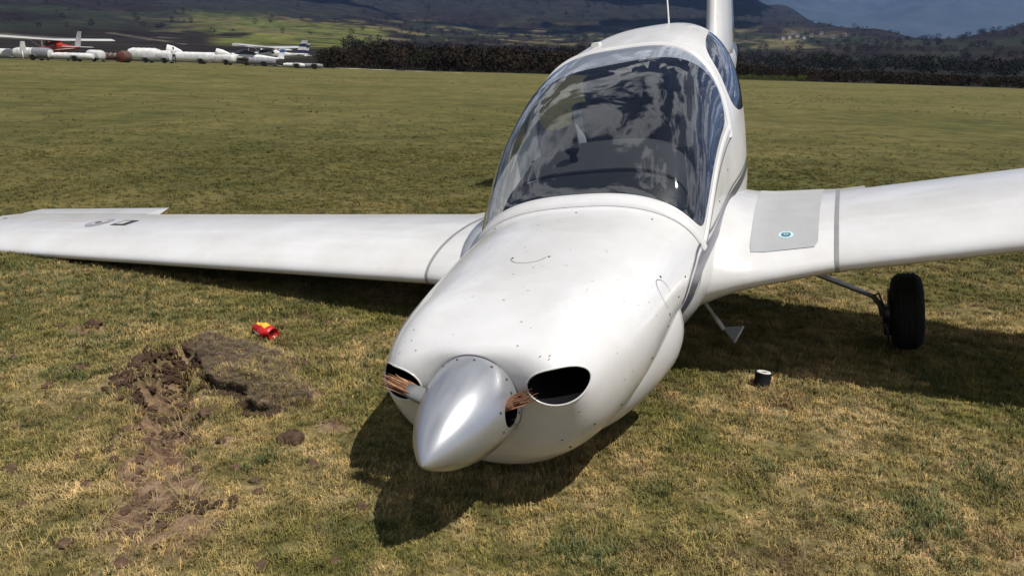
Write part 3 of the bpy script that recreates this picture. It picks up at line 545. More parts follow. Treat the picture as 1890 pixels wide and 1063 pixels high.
def body(u, t, off=0.0):
    """t in [-2,2]: 0 top centre, 1 sill, 2 keel; sign = side"""
    def raw(u, t):
        s = 1 if t >= 0 else -1; a = abs(t); w, zs, zt, zb, kx = fw(u), fzs(u), fzt(u), fzb(u), fkx(u)
        if a <= 1:
            th = a * math.pi / 2; e = 2 / fnt(u); y = w * math.sin(th) ** e; c = max(math.cos(th), 0) ** e; z = zs + (zt - zs) * c; x = u + kx * c
        else:
            th = (a - 1) * math.pi / 2; e = 2 / fnb(u); y = w * max(math.cos(th), 0) ** e; z = zs - (zs - zb) * math.sin(th) ** e; x = u
        # cheeks round the cooling inlets: lips pushed forward, ridge running aft over them
        fr = math.exp(-max(u - .40, 0) / .05); k = math.exp(-(((y - .252) / .105) ** 2 + ((z - .07) / .10) ** 2))
        x -= .042 * fr * k
        z += .020 * math.exp(-((y - .27) / .09) ** 2) * math.exp(-((u - .52) / .22) ** 2) * max(0, z) / .2
        return np.array([x, s * y + fyc(u), z])
    p = raw(u, t)
    if off:
        e1 = raw(u + .004, t) - raw(u - .004, t); e2 = raw(u, t + .004) - raw(u, t - .004); nn = np.cross(e1, e2); q = np.linalg.norm(nn)
        if q > 1e-12:
            nn /= q; c = np.array([p[0], fyc(u), fzs(u)]); nn = nn if nn @ (p - c) >= 0 else -nn; p = p + nn * off
    return p
def B3(u, t, off=0.0): p = body(u, t, off); return P(*p)
def side_t(u, z):   # t whose surface height is z, on the flank
    lo, hi = 0.3, 1.95
    for _ in range(40):
        m = (lo + hi) / 2
        if body(u, m)[2] > z: lo = m
        else: hi = m
    return lo
def top_t(u, y):
    lo, hi = 0, 1.0
    for _ in range(40):
        m = (lo + hi) / 2
        if body(u, m)[1] < y: lo = m
        else: hi = m
    return lo
# cowling: closed shell, inlets cut through it
us = [.372, .374, .377, .38, .384, .389, .395, .402, .41, .42, .432, .446, .462, .48, .5, .53, .56, .6, .65, .7, .75, .8, .86, .92, .98, 1.04, 1.1, 1.15, 1.2, 1.25, 1.3, 1.35, 1.4, 1.45, 1.5, 1.55, 1.596]
nt_ = 96; V = []; F = []
for u in us:
    for j in range(nt_): V.append(B3(u, -2 + 4 * j / nt_))
F = grid_faces(len(us), nt_, True); F += [tuple(range(nt_))[::-1], tuple(range((len(us) - 1) * nt_, len(us) * nt_))]
cowl = mesh('cowling', V, F, [M['white'], M['black']], root)
IY, IZ, IA, IB = .252, .050, .083, .059
from mathutils.bvhtree import BVHTree
_bv = BVHTree.FromPolygons([v.co.copy() for v in cowl.data.vertices], [tuple(p.vertices) for p in cowl.data.polygons])
def cut(obj, cutter):
    md = obj.modifiers.new('cut', 'BOOLEAN'); md.operation = 'DIFFERENCE'; md.object = cutter; md.solver = 'EXACT'
    bpy.context.view_layer.update(); dg = bpy.context.evaluated_depsgraph_get(); nm = bpy.data.meshes.new_from_object(obj.evaluated_get(dg))
    obj.modifiers.remove(md); old = obj.data; obj.data = nm; nm.name = old.name; bpy.data.objects.remove(cutter)
def cyl_cutter(c, ax, ra, rb, length, mat, n=64):
    c = Vector(c); ax = Vector(ax).normalized(); b = Vector((0, 0, 1)); a = b.cross(ax).normalized(); b = ax.cross(a); V = []
    for h in (0, length):
        for k in range(n):
            th = 2 * math.pi * k / n; V.append(c + ax * h + a * ra * math.cos(th) + b * rb * math.sin(th))
    o = mesh('cutter', V, grid_faces(2, n, True) + [tuple(range(n))[::-1], tuple(range(n, 2 * n))], [mat, mat], root, False)
    for p in o.data.polygons: p.material_index = 1
    return o
lips = []
for s in (1, -1):
    c = Vector(P(.25, s * IY, IZ)); axd = Vector(P(1, .10 * s, 0)).normalized(); b_ = Vector((0, 0, 1)); a_ = b_.cross(axd).normalized(); b_ = axd.cross(a_); ring = []
    for k in range(72):
        th = 2 * math.pi * k / 72; o0 = c + a_ * IA * math.cos(th) + b_ * IB * math.sin(th); h, nn, i, d = _bv.ray_cast(o0, axd); dr = (a_ * math.cos(th) * IA + b_ * math.sin(th) * IB).normalized(); ring.append((h if h else o0 + axd * .15, dr, nn or -axd))
    lips.append((s, ring, axd)); cut(cowl, cyl_cutter(c, axd, IA, IB, .42, M['black']))
cowl.data.set_sharp_from_angle(angle=rad(50))
# rolled lips of the inlets
for s, ring, axd in lips:
    V = []
    for h, dr, nn in ring:
        for k in range(8):
            ph = 2 * math.pi * k / 8; V.append(h + dr * (.0003 + .0030 * math.cos(ph)) - axd * (.0030 * math.sin(ph)) )
    mesh('inlet_lip', V, grid_faces(72, 8, True) + [(71 * 8 + k, 71 * 8 + (k + 1) % 8, (k + 1) % 8, k) for k in range(8)], M['white'], cowl)
# lower side bulges of the cowling
bx = [.52, .56, .62, .70, .78, .86, .94, 1.02, 1.10, 1.16, 1.20, 1.225, 1.238, 1.243]
fcy = pl([.52, .75, .95, 1.2, 1.243], [.09, .15, .205, .255, .27]); fry = pl([.52, .62, .75, .95, 1.15, 1.21, 1.243], [.01, .10, .165, .195, .215, .20, .10]); frz = pl([.52, .62, .75, .95, 1.15, 1.21, 1.243], [.01, .17, .235, .265, .255, .23, .12])
for s in (1, -1):
    V = []
    for x in bx:
        for k in range(40):
            th = 2 * math.pi * k / 40; V.append(P(x, s * (fcy(x) + (fry(x) + .012 * sstep(.6, .8, x)) * math.cos(th)), -.125 + frz(x) * math.sin(th)))
    mesh('cowl_bulge', V, grid_faces(len(bx), 40, True) + [tuple(range(40))[::-1], tuple(range(13 * 40, 14 * 40))], M['white'], cowl)
# fuselage shell aft of the firewall, with openings for the glazing
def patch(name, u0, u1, t0, t1, nu, ntt, mat, parent, off=0.0, kind=None, th=0.0):
    V = []; U = np.linspace(u0, u1, nu); T_ = np.linspace(t0, t1, ntt)
    for u in U:
        for t in T_: V.append(B3(u, t, off))
    F = grid_faces(nu, ntt)
    return mesh(name, V, F, mat, parent, True, False)
WU0, WU1, WT = 1.665, 2.40, .80     # windshield opening in surface coordinates
RU0, RU1, RT0, RT1 = 2.52, 3.60, .34, .84
def usamp(a, b, st): k = max(2, int(round((b - a) / st)) + 1); return list(np.linspace(a, b, k))
ug = usamp(1.5965, WU0, .02) + usamp(WU0, WU1, .03)[1:] + usamp(WU1, RU0, .03)[1:] + usamp(RU0, RU1, .04)[1:] + usamp(RU1, 4.2, .06)[1:] + usamp(4.2, 6.9, .15)[1:]
tg_ = usamp(0, RT0, .04) + usamp(RT0, RT1, .04)[1:] + usamp(RT1, 2.0, .05)[1:]
tt = [-a for a in tg_[:0:-1]] + tg_
V = [B3(u, t) for u in ug for t in tt]; m_ = len(tt); F = []; inw = lambda u, t: WU0 < u < WU1 and abs(t) < WT; inr = lambda u, t: RU0 < u < RU1 and RT0 < abs(t) < RT1
for i in range(len(ug) - 1):
    for j in range(m_ - 1):
        uc = (ug[i] + ug[i + 1]) / 2; tcc = (tt[j] + tt[j + 1]) / 2
        if not (inw(uc, tcc) or inr(uc, tcc)): F.append((i * m_ + j, (i + 1) * m_ + j, (i + 1) * m_ + j + 1, i * m_ + j + 1))
fus = mesh('fuselage', V, F, M['white'], root, True, False)
mi0 = [i for i, u in enumerate(ug)]
def window(name, u0, u1, t0, t1, corner, mat, parent, k=96, off=.0, rim=True, shift=None, warp=None):
    """white surround filling the opening to a rounded outline, glass inside the outline"""
    uc, tcx = (u0 + u1) / 2, (t0 + t1) / 2; hu, ht = (u1 - u0) / 2, (t1 - t0) / 2
    def rectp(a):
        c, s = math.cos(a), math.sin(a); m = max(abs(c), abs(s)); return c / m, s / m
    def inner(a):
        x, y = rectp(a); pw = corner(a) if callable(corner) else corner
        c, s = x, y; r = (abs(c) ** pw + abs(s) ** pw) ** (-1 / pw) if pw < 50 else 1
        x, y = c * r * .985, s * r * .985
        return warp(x, y) if warp else (x, y)
    AN = [2 * math.pi * i / k for i in range(k)]
    V = []
    for f in (0, .5, 1):
        for a in AN:
            x0, y0 = rectp(a); x1, y1 = inner(a); x = x0 + (x1 - x0) * f; y = y0 + (y1 - y0) * f; V.append(B3(uc + hu * x, tcx + ht * y, .0015 if f > 0 else .0))
    sur = mesh(name + '_surround', V, grid_faces(3, k, True), M['white'], parent, True, False)
    V = []; R_ = [1.0, .97, .9, .8, .68, .55, .42, .28, .14]
    for f in R_:
        for a in AN: x1, y1 = inner(a); V.append(B3(uc + hu * x1 * f, tcx + ht * y1 * f, off))
    V.append(B3(uc, tcx, off)); F = grid_faces(len(R_), k, True); c0 = len(V) - 1; b0 = (len(R_) - 1) * k
    F += [(b0 + j, b0 + (j + 1) % k, c0) for j in range(k)]
    return sur, mesh(name, V, F, mat, parent, True, False)
def ws_warp(x, y): return (x, y)
sur, ws = window('windshield', WU0, WU1, -WT, WT, 14, M['glass'], root, k=160, off=.004); sur.name = 'windshield_surround'
for s in (1, -1):
    t0, t1 = (RT0, RT1) if s > 0 else (-RT1, -RT0)
    sur, rw = window('rear_window', RU0, RU1, t0, t1, 3.2, M['glass'], root, k=80, off=.002, warp=(lambda x, y, s=s: (x, y * (1 - .28 * max(0, x) ** 1.5) - s * .12 * max(0, x))))
    sur.name = 'rear_window_surround'
# sky's pale reflection at the canopy top, put in as a milky strip
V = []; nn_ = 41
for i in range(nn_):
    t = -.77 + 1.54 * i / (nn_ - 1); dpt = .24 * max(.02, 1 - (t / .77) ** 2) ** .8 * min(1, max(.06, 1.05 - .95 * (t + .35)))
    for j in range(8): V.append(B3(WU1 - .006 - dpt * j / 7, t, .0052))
mesh('sky_reflection_strip', V, grid_faces(nn_, 8), M['tint'], ws, True, False)  # 'tint' is the milky stand-in for reflected sky
# raised canopy frame: bow at the front, arch at the rear, sill rails
def ribbon(name, path, wdt, hgt, mat, parent, prof=6):
    """rounded band following (u,t) path on the surface; path rows: (u,t,du,dt) with half width direction"""
    V = []
    for (u, t, du, dt) in path:
        for k in range(prof + 1):
            a = -1 + 2 * k / prof; h = hgt * (1 - abs(a) ** 3) + .0012; V.append(B3(u + du * a, t + dt * a, h))
    return mesh(name, V, grid_faces(len(path), prof + 1), mat, parent, True, False)
T1 = .86
U_ = 0
bow = ribbon('canopy_frame', [(1.636, T1 * (-1 + 2 * i / 80), .026, 0) for i in range(81)], 0, .010, M['white'], root)
ribbon('canopy_arch', [(2.435, T1 * (-1 + 2 * i / 80), .026, 0) for i in range(81)], 0, .012, M['white'], bow)
for s in (1, -1): ribbon('canopy_rail', [(1.645 + (2.46 - 1.645) * i / 40, s * .833, 0, .020) for i in range(41)], 0, .009, M['white'], bow)
V = []
for i in range(121):
    t = T1 * (-1 + 2 * i / 120); 
    for u in (1.6045, 1.6075): V.append(B3(u, t, .0016))
mesh('frame_seam', V, grid_faces(121, 2), M['seam'], bow, True, False)
for s in (1, -1):
    V = []
    for i in range(41):
        for t in (.864, .870): V.append(B3(1.60 + i * .022, s * t, .0018))
    mesh('frame_seam', V, grid_faces(41, 2), M['seam'], bow, True, False)
# seams of the cowling
V = []
for s in (1, -1):
    V = []; ta, tb = .868, side_t(1.2, -.10)
    for i in range(60):
        f = i / 59; u = 1.60 - .40 * f; t = ta + (tb - ta) * f ** .8
        for d in (-.003, .003): V.append(B3(u, s * (t + d), .0016))
    mesh('cowl_seam', V, grid_faces(60, 2), M['seam'], cowl, True, False)
V = []
def screw(x_, u, t, r=.0065, parent=None):
    p = Vector(B3(u, t)); q = Vector(B3(u, t, .004)); ax = (q - p).normalized(); mb = MB(); mb.lathe([(-.001, r), (.0016, r), (.0022, r * .75), (.0018, .0001)], p, ax, 12); return mb.build('screw', M['screw'], parent or cowl)
for u, t in ((1.53, .02), (1.53, .40), (1.53, -.40), (1.30, .90), (1.16, .98), (.98, 1.08), (.80, 1.15), (.60, 1.28), (1.16, -.98), (.98, -1.08), (.80, -1.15), (1.75, .93), (2.0, .93), (2.3, .93), (1.24, 1.22), (.46, 1.30), (.44, 1.52)):
    screw(0, u, t, .0042)
# oil door with its curved outline and latches
def arc_line(name, cu, cyy, r, a0, a1, n=28, w=.0022, parent=None, mat=None):
    V = []
    for i in range(n):
        a = a0 + (a1 - a0) * i / (n - 1)
        for rr in (r - w, r + w):
            u = cu + rr * math.cos(a); y = cyy + rr * math.sin(a); V.append(B3(u, math.copysign(top_t(u, abs(y)), y), .0013))
    return mesh(name, V, grid_faces(n, 2), mat or M['seam'], parent or cowl, True, False)
arc_line('oil_door', .99, -.01, .060, math.pi * .55, math.pi * 1.45, w=.0012)
for dy in (-.065, .06): screw(0, .985, math.copysign(top_t(.985, abs(dy)), dy), .0045)
# round access outline on the left flank
def flank_arc(cu, cz, r, a0, a1, n=30):
    V = []
    for i in range(n):
        a = a0 + (a1 - a0) * i / (n - 1)
        for rr in (r - .0009, r + .0009): u = cu + rr * math.cos(a); V.append(B3(u, side_t(u, cz + rr * math.sin(a)), .0013))
    mesh('access_panel', V, grid_faces(n, 2), M['seam'], cowl, True, False)
flank_arc(1.02, .07, .05, -.3, math.pi * 1.3)
screw(0, 1.07, side_t(1.07, .115), .005); screw(0, 1.0, side_t(1.0, .0), .005)
# scuffs and mud on the lower cowl
scf = simple('scuff_grey', (.25, .25, .27), .8, noise=.4, nscale=40)
for (u, t, lu, lt) in ((.60, 1.60, .045, .012), (.66, 1.52, .02, .02), (.50, 1.72, .03, .006), (.55, 1.50, .03, .004)):
    V = []; F = []
    for k in range(22):
        a = 2 * math.pi * k / 22; rr = random.uniform(.45, 1.1); V.append(B3(u + lu * rr * math.cos(a), t + lt * rr * math.sin(a), .0014))
    V.append(B3(u, t, .0014)); mesh('scuff_mark', V, [(k, (k + 1) % 22, 22) for k in range(22)], scf, cowl, True, False)
R3 = random.Random(8); V = []; F = []
for i in range(150):   # mud flecks and insect marks thrown over the nose
    u = .40 + 1.1 * R3.random() ** 1.6; t = R3.uniform(-1.7, 1.85); r = R3.uniform(.0008, .0024); b0 = len(V)
    if abs(t) > .55 and u < .55 and abs(t) < 1.1: continue
    for k in range(7): a = 2 * math.pi * k / 7; q = R3.uniform(.6, 1.2); V.append(B3(max(u + r * q * math.cos(a), .376), t + r * 2.6 * q * math.sin(a), .0012))
    F.append(tuple(range(b0, b0 + 7)))
o = mesh('mud_flecks', V, F, simple('dried_mud', (.12, .085, .055), .9), cowl, False, False); o['kind'] = 'stuff'
# slate stripes along the flanks
for s in (1, -1):
    for (w0, w1, nm) in ((.0, .050, 'wide_stripe'), (.064, .074, 'thin_stripe')):
        V = []; K_ = 70
        for i in range(K_):
            f = i / (K_ - 1); u = 1.215 + f * 3.6; zc = np.interp(u, [1.2, 1.35, 1.55, 1.9, 2.6, 3.6, 4.8], [-.140, -.085, -.030, -.005, .02, .08, .18]); sc_ = np.interp(u, [1.2, 2.2, 4.8], [1.25, .9, .5])
            for g_ in range(5): V.append(B3(u, s * side_t(u, zc + (w0 + (w1 - w0) * g_ / 4) * sc_), .003))
        mesh(nm, V, grid_faces(K_, 5), M['stripe'], fus, True, False)
# roof fittings
p = Vector(B3(2.62, -.12)); mb = MB(); mb.box((p.x, p.y, p.z + .006), (.05, .07, .022), taper=.75); mb.build('roof_vent', M['offwhite'], fus, False)
p = Vector(B3(3.75, .0)); mb = MB(); mb.tube([p - Vector((0, 0, .01)), p + Vector((0, .02, .0)), p + Vector((0, .10, .55))], [.012, .006, .0022], 8); mb.build('antenna', M['offwhite'], fus)
# spinner
fr_ = pl([0, .006, .02, .05, .10, .16, .22, .28, .33, .366], [.001, .0115, .026, .050, .082, .109, .128, .140, .1455, .1465])
prof = [(x, fr_(x)) for x in [0, .001, .003, .006, .01, .02, .035, .05, .075, .10, .13, .16, .19, .22, .25, .28, .31, .33, .35, .366]] + [(.366, .10), (.366, .001)]
mb = MB(); mb.lathe(prof, (0, 0, 0), P(1, 0, 0), 72); mb.v = [tuple(v) for v in mb.v]; sp = mb.build('spinner', [M['spinner'], M['black']], root)
PA = rad(-2)   # propeller stopped almost level
bd = Vector((math.cos(PA), 0, math.sin(PA)))
for s in (1, -1):
    ct = cyl_cutter(Vector(P(.296, 0, 0)) + bd * s * .045, bd * s, .036, .041, .2, M['black']); ct.data.materials[1] = M['black']; cut(sp, ct)
sp.data.set_sharp_from_angle(angle=rad(38))
for k in range(16):
    a = 2 * math.pi * (k + .5) / 16
    for x in (.345,):
        r = fr_(x); ax = Vector(P(-.10, math.cos(a), math.sin(a))).normalized(); mb = MB(); mb.lathe([(0, .0042), (.0014, .004), (.0018, .0001)], Vector(P(x, r * math.cos(a), r * math.sin(a))), ax, 10); mb.build('screw', M['screw'], sp)
for s in (1, -1):
    for dx, dz in ((-.048, .03), (-.045, -.035), (.03, .052), (.03, -.052)):
        x = .296 + dx; r = fr_(x) ; c0 = Vector((0, x, 0)) + bd * s * math.sqrt(max(r * r - dz * dz, 0)) + Vector((-math.sin(PA) * dz, 0, math.cos(PA) * dz)); ax = (c0 - Vector((0, x, 0))).normalized(); mb = MB(); mb.lathe([(0, .0042), (.0014, .004), (.0018, .0001)], c0, ax, 10); mb.build('screw', M['screw'], sp)
mb = MB(); mb.lathe([(0, .147), (.012, .149), (.016, .147), (.016, .10)], P(.3665, 0, 0), P(1, 0, 0), 64); mb.build('backplate', M['darkmetal'], sp)
# broken wooden blades: a short root and a fan of splinters
def stub(s, blen, slen, nspl, sheath, mat, m2, rake):
    e = Vector(P(1, 0, 0)); bdir = (bd * s + e * rake[0] + Vector((0, 0, rake[1]))).normalized(); up = e.cross(bdir).normalized(); c0 = Vector(P(.296, 0, 0))
    br = empty('propeller_blade', parent=root)
    mb = MB(); pts = [c0 + bd * s * .02] + [c0 + bd * s * .06 + bdir * d for d in np.linspace(0, blen - .06, 6)]; mb.tube(pts, [(.026, .026)] * 3 + [(.030, .024), (.034, .020), (.033, .017), (.027, .014)], 16)
    mb.build('blade_root', sheath, br)
    mb = MB(); R2 = random.Random(3 + s); end = c0 + bd * s * .06 + bdir * (blen - .06)
    for i in range(nspl):
        q = R2.uniform(-1, 1); q2 = R2.uniform(-1, 1); a = end - bdir * .035 + e * q * .024 + up * q2 * .010; ln = .035 + slen * R2.uniform(.15, 1.0) * (1 - .35 * abs(q + .3))
        w = R2.uniform(.0022, .0068); d = (bdir + e * (q * .05 + R2.uniform(-.03, .04)) + up * (q2 * .05 + R2.uniform(-.03, .03))).normalized(); j1 = a + d * ln * .55; j2 = a + d * ln * .9 + up * R2.uniform(-.003, .003)
        mb.tube([a, j1, j2, a + d * ln * 1.06 + e * R2.uniform(-.004, .004)], [(w, w * .6), (w * .8, w * .45), (w * .3, w * .2), (.0003, .0003)], 5, mi=0 if R2.random() < .72 else 1)
    mb.build('wood_splinters', [mat, m2], br, False)
    return br
stub(1, .160, .085, 44, M['wooddark'], M['wooddark'], M['wood'], (.16, .38))
stub(-1, .215, .125, 48, M['bladegrey'], M['wood'], M['woodpale'], (.12, .34))
# wings
DI = .079
def chord(y):
    a = abs(y) - 1.0
    if a < 0: x0 = 1.864 + a * .32 - .12 * max(0, .62 - abs(y)); x1 = 3.125 - a * .28
    else: x0 = 1.864 + .03 * a; x1 = 3.125 - .058 * a
    z0 = -.165 + (math.tan(DI) * a if a > 0 else math.tan(DI) * a * .55)
    return x0, x1, z0
def wing_pt(y, c, up, off=0.0):
    x0, x1, z0 = chord(y); ch = x1 - x0; th = .148
    ab = abs(y); fl = 1 + 1.5 * max(0, (.72 - ab) / .32) ** 1.8
    yt = 5 * th * (.2969 * math.sqrt(c) - .126 * c - .3516 * c * c + .2843 * c ** 3 - .1036 * c ** 4); cam_ = .022 * 4 * c * (1 - c)
    z = z0 + ch * (cam_ + yt * (fl if up else 1 + (fl - 1) * .4) * (1 if up else -.92)) + (0 if up else 0)
    if up: z += off
    else: z -= off
    return P(x0 + c * ch, y, z)
def wing_panel(mb, ya_, yb, ny, cmax, s, cap=True, cmin=0.0, rows=None):
    cs = [cmin + (cmax - cmin) * (1 - math.cos(math.pi * i / 26)) / 2 if cmin == 0 and cmax == 1 else cmin + (cmax - cmin) * (i / 26) ** 1.7 for i in range(27)]
    V = []; ysamp = rows or [ya_ + (yb - ya_) * i / (ny - 1) for i in range(ny)]; n_ = 2 * len(cs) - 1 + (0)
    for y in ysamp:
        V += [wing_pt(s * y, c, True) for c in cs[::-1]] + [wing_pt(s * y, c, False) for c in cs[1:]]
    ring = 2 * len(cs) - 1; F = grid_faces(len(ysamp), ring, True)
    if cap: F += [tuple(range(ring))[::-1], tuple(range((len(ysamp) - 1) * ring, len(ysamp) * ring))]
    mb.add(V, F)
FY0, FY1, TIP = 1.13, 3.80, 5.15
for s in (1, -1):
    mb = MB()
    wing_panel(mb, .40, 1.0, 0, 1, s, rows=[.36, .40, .44, .48, .52, .56, .60, .65, .7, .8, .9, .996])
    wing_panel(mb, 1.004, FY0, 3, 1, s)
    wing_panel(mb, FY0, FY1 + .03, 30, .775, s)
    wing_panel(mb, FY1 + .03, TIP, 12, .80, s)
    # rounded tip
    wing_panel(mb, TIP, TIP, 0, 1, s, rows=[TIP - .001, TIP + .03])
    wg = mb.build('wing', M['white'], root, sharp=42); tag(wg, 'long white wing with the entry walkway at its root' if s > 0 else 'long white wing hanging low over the grass with two stickers')
    # flap, lowered a little
    cs = [.785 + (.215) * i / 8 for i in range(9)]; V = []; ysf = np.linspace(FY0 + .004, FY1, 12)
    for y in ysf:
        hx = Vector(wing_pt(s * y, .785, True)); R_ = []
        pts = [wing_pt(s * y, c, True) for c in cs[::-1]] + [wing_pt(s * y, c, False) for c in cs]
        a = rad(-9)
        for q in pts:
            q = Vector(q); dy, dz = q.y - hx.y, q.z - hx.z; V.append((q.x, hx.y + dy * math.cos(a) - dz * math.sin(a), hx.z + dy * math.sin(a) + dz * math.cos(a) - .002))
    ring = 18; mesh('flap', V, grid_faces(12, ring, True) + [tuple(range(ring))[::-1], tuple(range(11 * ring, 12 * ring))], M['whiteflap'], wg, sharp=40)
    V = []; ysf = np.linspace(FY1 + .035, TIP - .004, 10); cs = [.81 + .19 * i / 8 + (.0) for i in range(9)]
    for y in ysf:
        pts = [wing_pt(s * y, c, True) for c in cs[::-1]] + [wing_pt(s * y, c, False) for c in cs]
        hx = Vector(wing_pt(s * y, .81, True)); a = rad(7)
        for q in pts:
            q = Vector(q); dy, dz = (q.y - hx.y) * 1.12, q.z - hx.z; V.append((q.x, hx.y + dy * math.cos(a) - dz * math.sin(a), hx.z + dy * math.sin(a) + dz * math.cos(a)))
    mesh('aileron', V, grid_faces(10, ring, True) + [tuple(range(ring))[::-1], tuple(range(9 * ring, 10 * ring))], M['whiteflap'], wg, sharp=40)
    # sealing strip round the wing joint
    V = []
    for y in (.991, 1.009):
        V += [wing_pt(s * y, c, True, .0025) for c in np.linspace(1, .0, 40) ** 1.5] + [wing_pt(s * y, c, False, .0025) for c in np.linspace(.01, 1, 40) ** 1.5]
    mesh('joint_strip', V, grid_faces(2, 80), M['grey'], wg, True, False)
    # walkway on the root
    V = []; nu_, nv_ = 30, 24
    for i in range(nu_):
        f = i / (nu_ - 1)
        for j in range(nv_):
            g_ = j / (nv_ - 1); x = 1.93 + f * 1.14; yi = .645 - .055 * f ** 1.4 * (1) - .0; yo = .925
            if f < .03: yi += .006; yo -= .015 * (1 - f / .03)
            y = yi + (yo - yi) * g_; x0, x1, z0 = chord(y); V.append(wing_pt(s * y, (x - .06 * (1 - g_) * (1 - f) - x0) / (x1 - x0), True, .003))
    if s > 0:
        wk = mesh('walkway', V, grid_faces(nu_, nv_), M['walk'], wg, True, False)
        # round blue and white sticker at the front of the walkway
        cx_, cyy = 2.02, .79
        for r0, r1, mt, of in ((0, .032, simple('sticker_pale_blue', (.52, .68, .74), .4), .0045), (0, .021, simple('sticker_teal', (.06, .16, .20), .4), .006), (.006, .010, simple('sticker_ring', (.5, .65, .7), .4), .0075)):
            V = []
            for rr in (max(r0, .0002), r1):
                for k in range(32):
                    a = 2 * math.pi * k / 32; x = cx_ + rr * math.sin(a); y = cyy + rr * math.cos(a) * 1.0; x0, x1, z0 = chord(y); V.append(wing_pt(y, (x - x0) / (x1 - x0), True, of))
            mesh('round_sticker', V, grid_faces(2, 32, True), mt, wk, True, False)
    else:
        def decal(nm, pts_, mt, of):
            V = []
            for (dx, dy) in pts_:
                x = 2.40 + dx * 1.25; y = -(3.80 + dy * 1.3); x0, x1, z0 = chord(y); V.append(wing_pt(y, (x - x0) / (x1 - x0), True, of))
            return mesh(nm, V, [tuple(range(len(V)))], mt, wg, True, False)
        el = lambda cx, cy, a, b, n=28: [(cx + b * math.sin(2 * math.pi * k / n), cy + a * math.cos(2 * math.pi * k / n)) for k in range(n)]
        rc = lambda cx, cy, a, b: [(cx - b, cy - a), (cx + b, cy - a), (cx + b, cy + a), (cx - b, cy + a)]
        gl1 = simple('sticker_lilac_grey', (.30, .28, .34), .5, noise=.25, nscale=30); gl2 = simple('sticker_black', (.03, .03, .035), .5); gl3 = simple('sticker_light', (.45, .43, .42), .5); gl4 = simple('sticker_faded_red', (.62, .48, .47), .6)
        decal('oval_sticker', el(0, .07, .065, .09), gl1, .0022); decal('oval_sticker', el(0, .07, .038, .052), gl3, .0036); decal('oval_sticker', el(-.01, .07, .016, .022), gl2, .005)
        decal('square_sticker', rc(.0, -.115, .055, .055), gl2, .0022); decal('square_sticker', rc(.0, -.105, .026, .034), gl3, .0036)
        for k in range(5): decal('faded_lettering', rc(.03, .22 + .05 * k, .016, .010), gl4, .0022)
        mb = MB(); q = Vector(wing_pt(-5.0, .55, True)); mb.lathe([(0, .014), (.003, .013), (.003, .001)], q, (0, 0, 1), 14); mb.build('vent_cap', M['screw'], wg)
# main undercarriage
def gear(s, hub, leg_root, spin):
    hub = Vector(hub); rt = Vector(leg_root); lg = empty('main_gear', parent=root)
    inn = Vector((-s, 0, 0)); a0 = hub + inn * .11
    bend = a0 + Vector((-s * .045, -.0, .085))
    mb = MB(); mb.tube([rt, rt + (bend - rt) * .5, bend, a0 + Vector((-s * .012, 0, .04)), a0 + Vector((0, 0, -.02))], [(.034, .014), (.028, .013), (.022, .012), (.020, .014), (.018, .014)], 14); mb.build('leg', M['steel'], lg)
    mb = MB(); r, hw = .190, .073
    prof = [(-hw * .72, .098), (-hw * .95, .115), (-hw, .140), (-hw * .9, .168), (-hw * .66, .184), (-hw * .3, r), (hw * .3, r), (hw * .66, .184), (hw * .9, .168), (hw, .140), (hw * .95, .115), (hw * .72, .098)]
    mb.lathe(prof, hub, (1, 0, 0), 56)
    for k in (-.45, -.15, .15, .45):   # circumferential tread ribs
        mb.lathe([(hw * k - .007, r - .004), (hw * k - .006, r + .003), (hw * k + .006, r + .003), (hw * k + .007, r - .004)], hub, (1, 0, 0), 56)
    wh = mb.build('wheel', M['rubber'], lg, sharp=35)
    mb = MB(); mb.lathe([(-.05, .001), (-.052, .05), (-.048, .098), (.048, .098), (.052, .05), (.07, .03), (.072, .001)], hub, (1, 0, 0), 32); mb.build('rim', M['darkmetal'], lg, sharp=35)
    mb = MB(); bc = hub + inn * .088; mb.lathe([(-.004, .06), (-.004, .115), (.004, .115), (.004, .06)], hub + inn * .082, (1, 0, 0), 32); mb.box(bc + Vector((0, -.08, .02)), (.05, .06, .085)); mb.box(bc + Vector((0, -.05, -.075)), (.038, .05, .05)); mb.tube([bc + Vector((-s * .02, -.07, .06)), bc + Vector((-s * .04, -.05, .12)), bend], [.005, .005, .005], 8); mb.tube([bc + Vector((0, -.09, -.05)), bc + Vector((0, -.10, -.13))], [.007, .004], 8); mb.build('brake', M['darkmetal'], lg)
gear(1, P(2.55, 1.305, -.668), P(2.30, .78, -.30), 0)
gear(-1, P(2.75, -1.05, -.40), P(2.30, -.55, -.32), 0)
# boarding step under the left flank
mb = MB(); a_, b_ = Vector(P(2.0, .40, -.36)), Vector(P(2.0, .485, -.515)); mb.tube([a_, a_ + (b_ - a_) * .6, a_ + (b_ - a_) * .6, b_], [.0085, .0085, .011, .011], 10); st = mb.build('boarding_step', M['offwhite'], root)
c1, c2, c3 = Vector(P(2.0, .480, -.510)), Vector(P(1.965, .535, -.575)), Vector(P(2.02, .575, -.515)); up_ = Vector((0, 0, .007))
mesh('step_plate', [c1, c2, c3, c1 + up_, c2 + up_, c3 + up_], [(0, 2, 1), (3, 4, 5), (0, 1, 4, 3), (1, 2, 5, 4), (2, 0, 3, 5)], M['grey'], st, False)
mb = MB(); mb.tube([c2 + up_, c3 + up_], .006, 8); mb.build('step_edge', M['offwhite'], st)
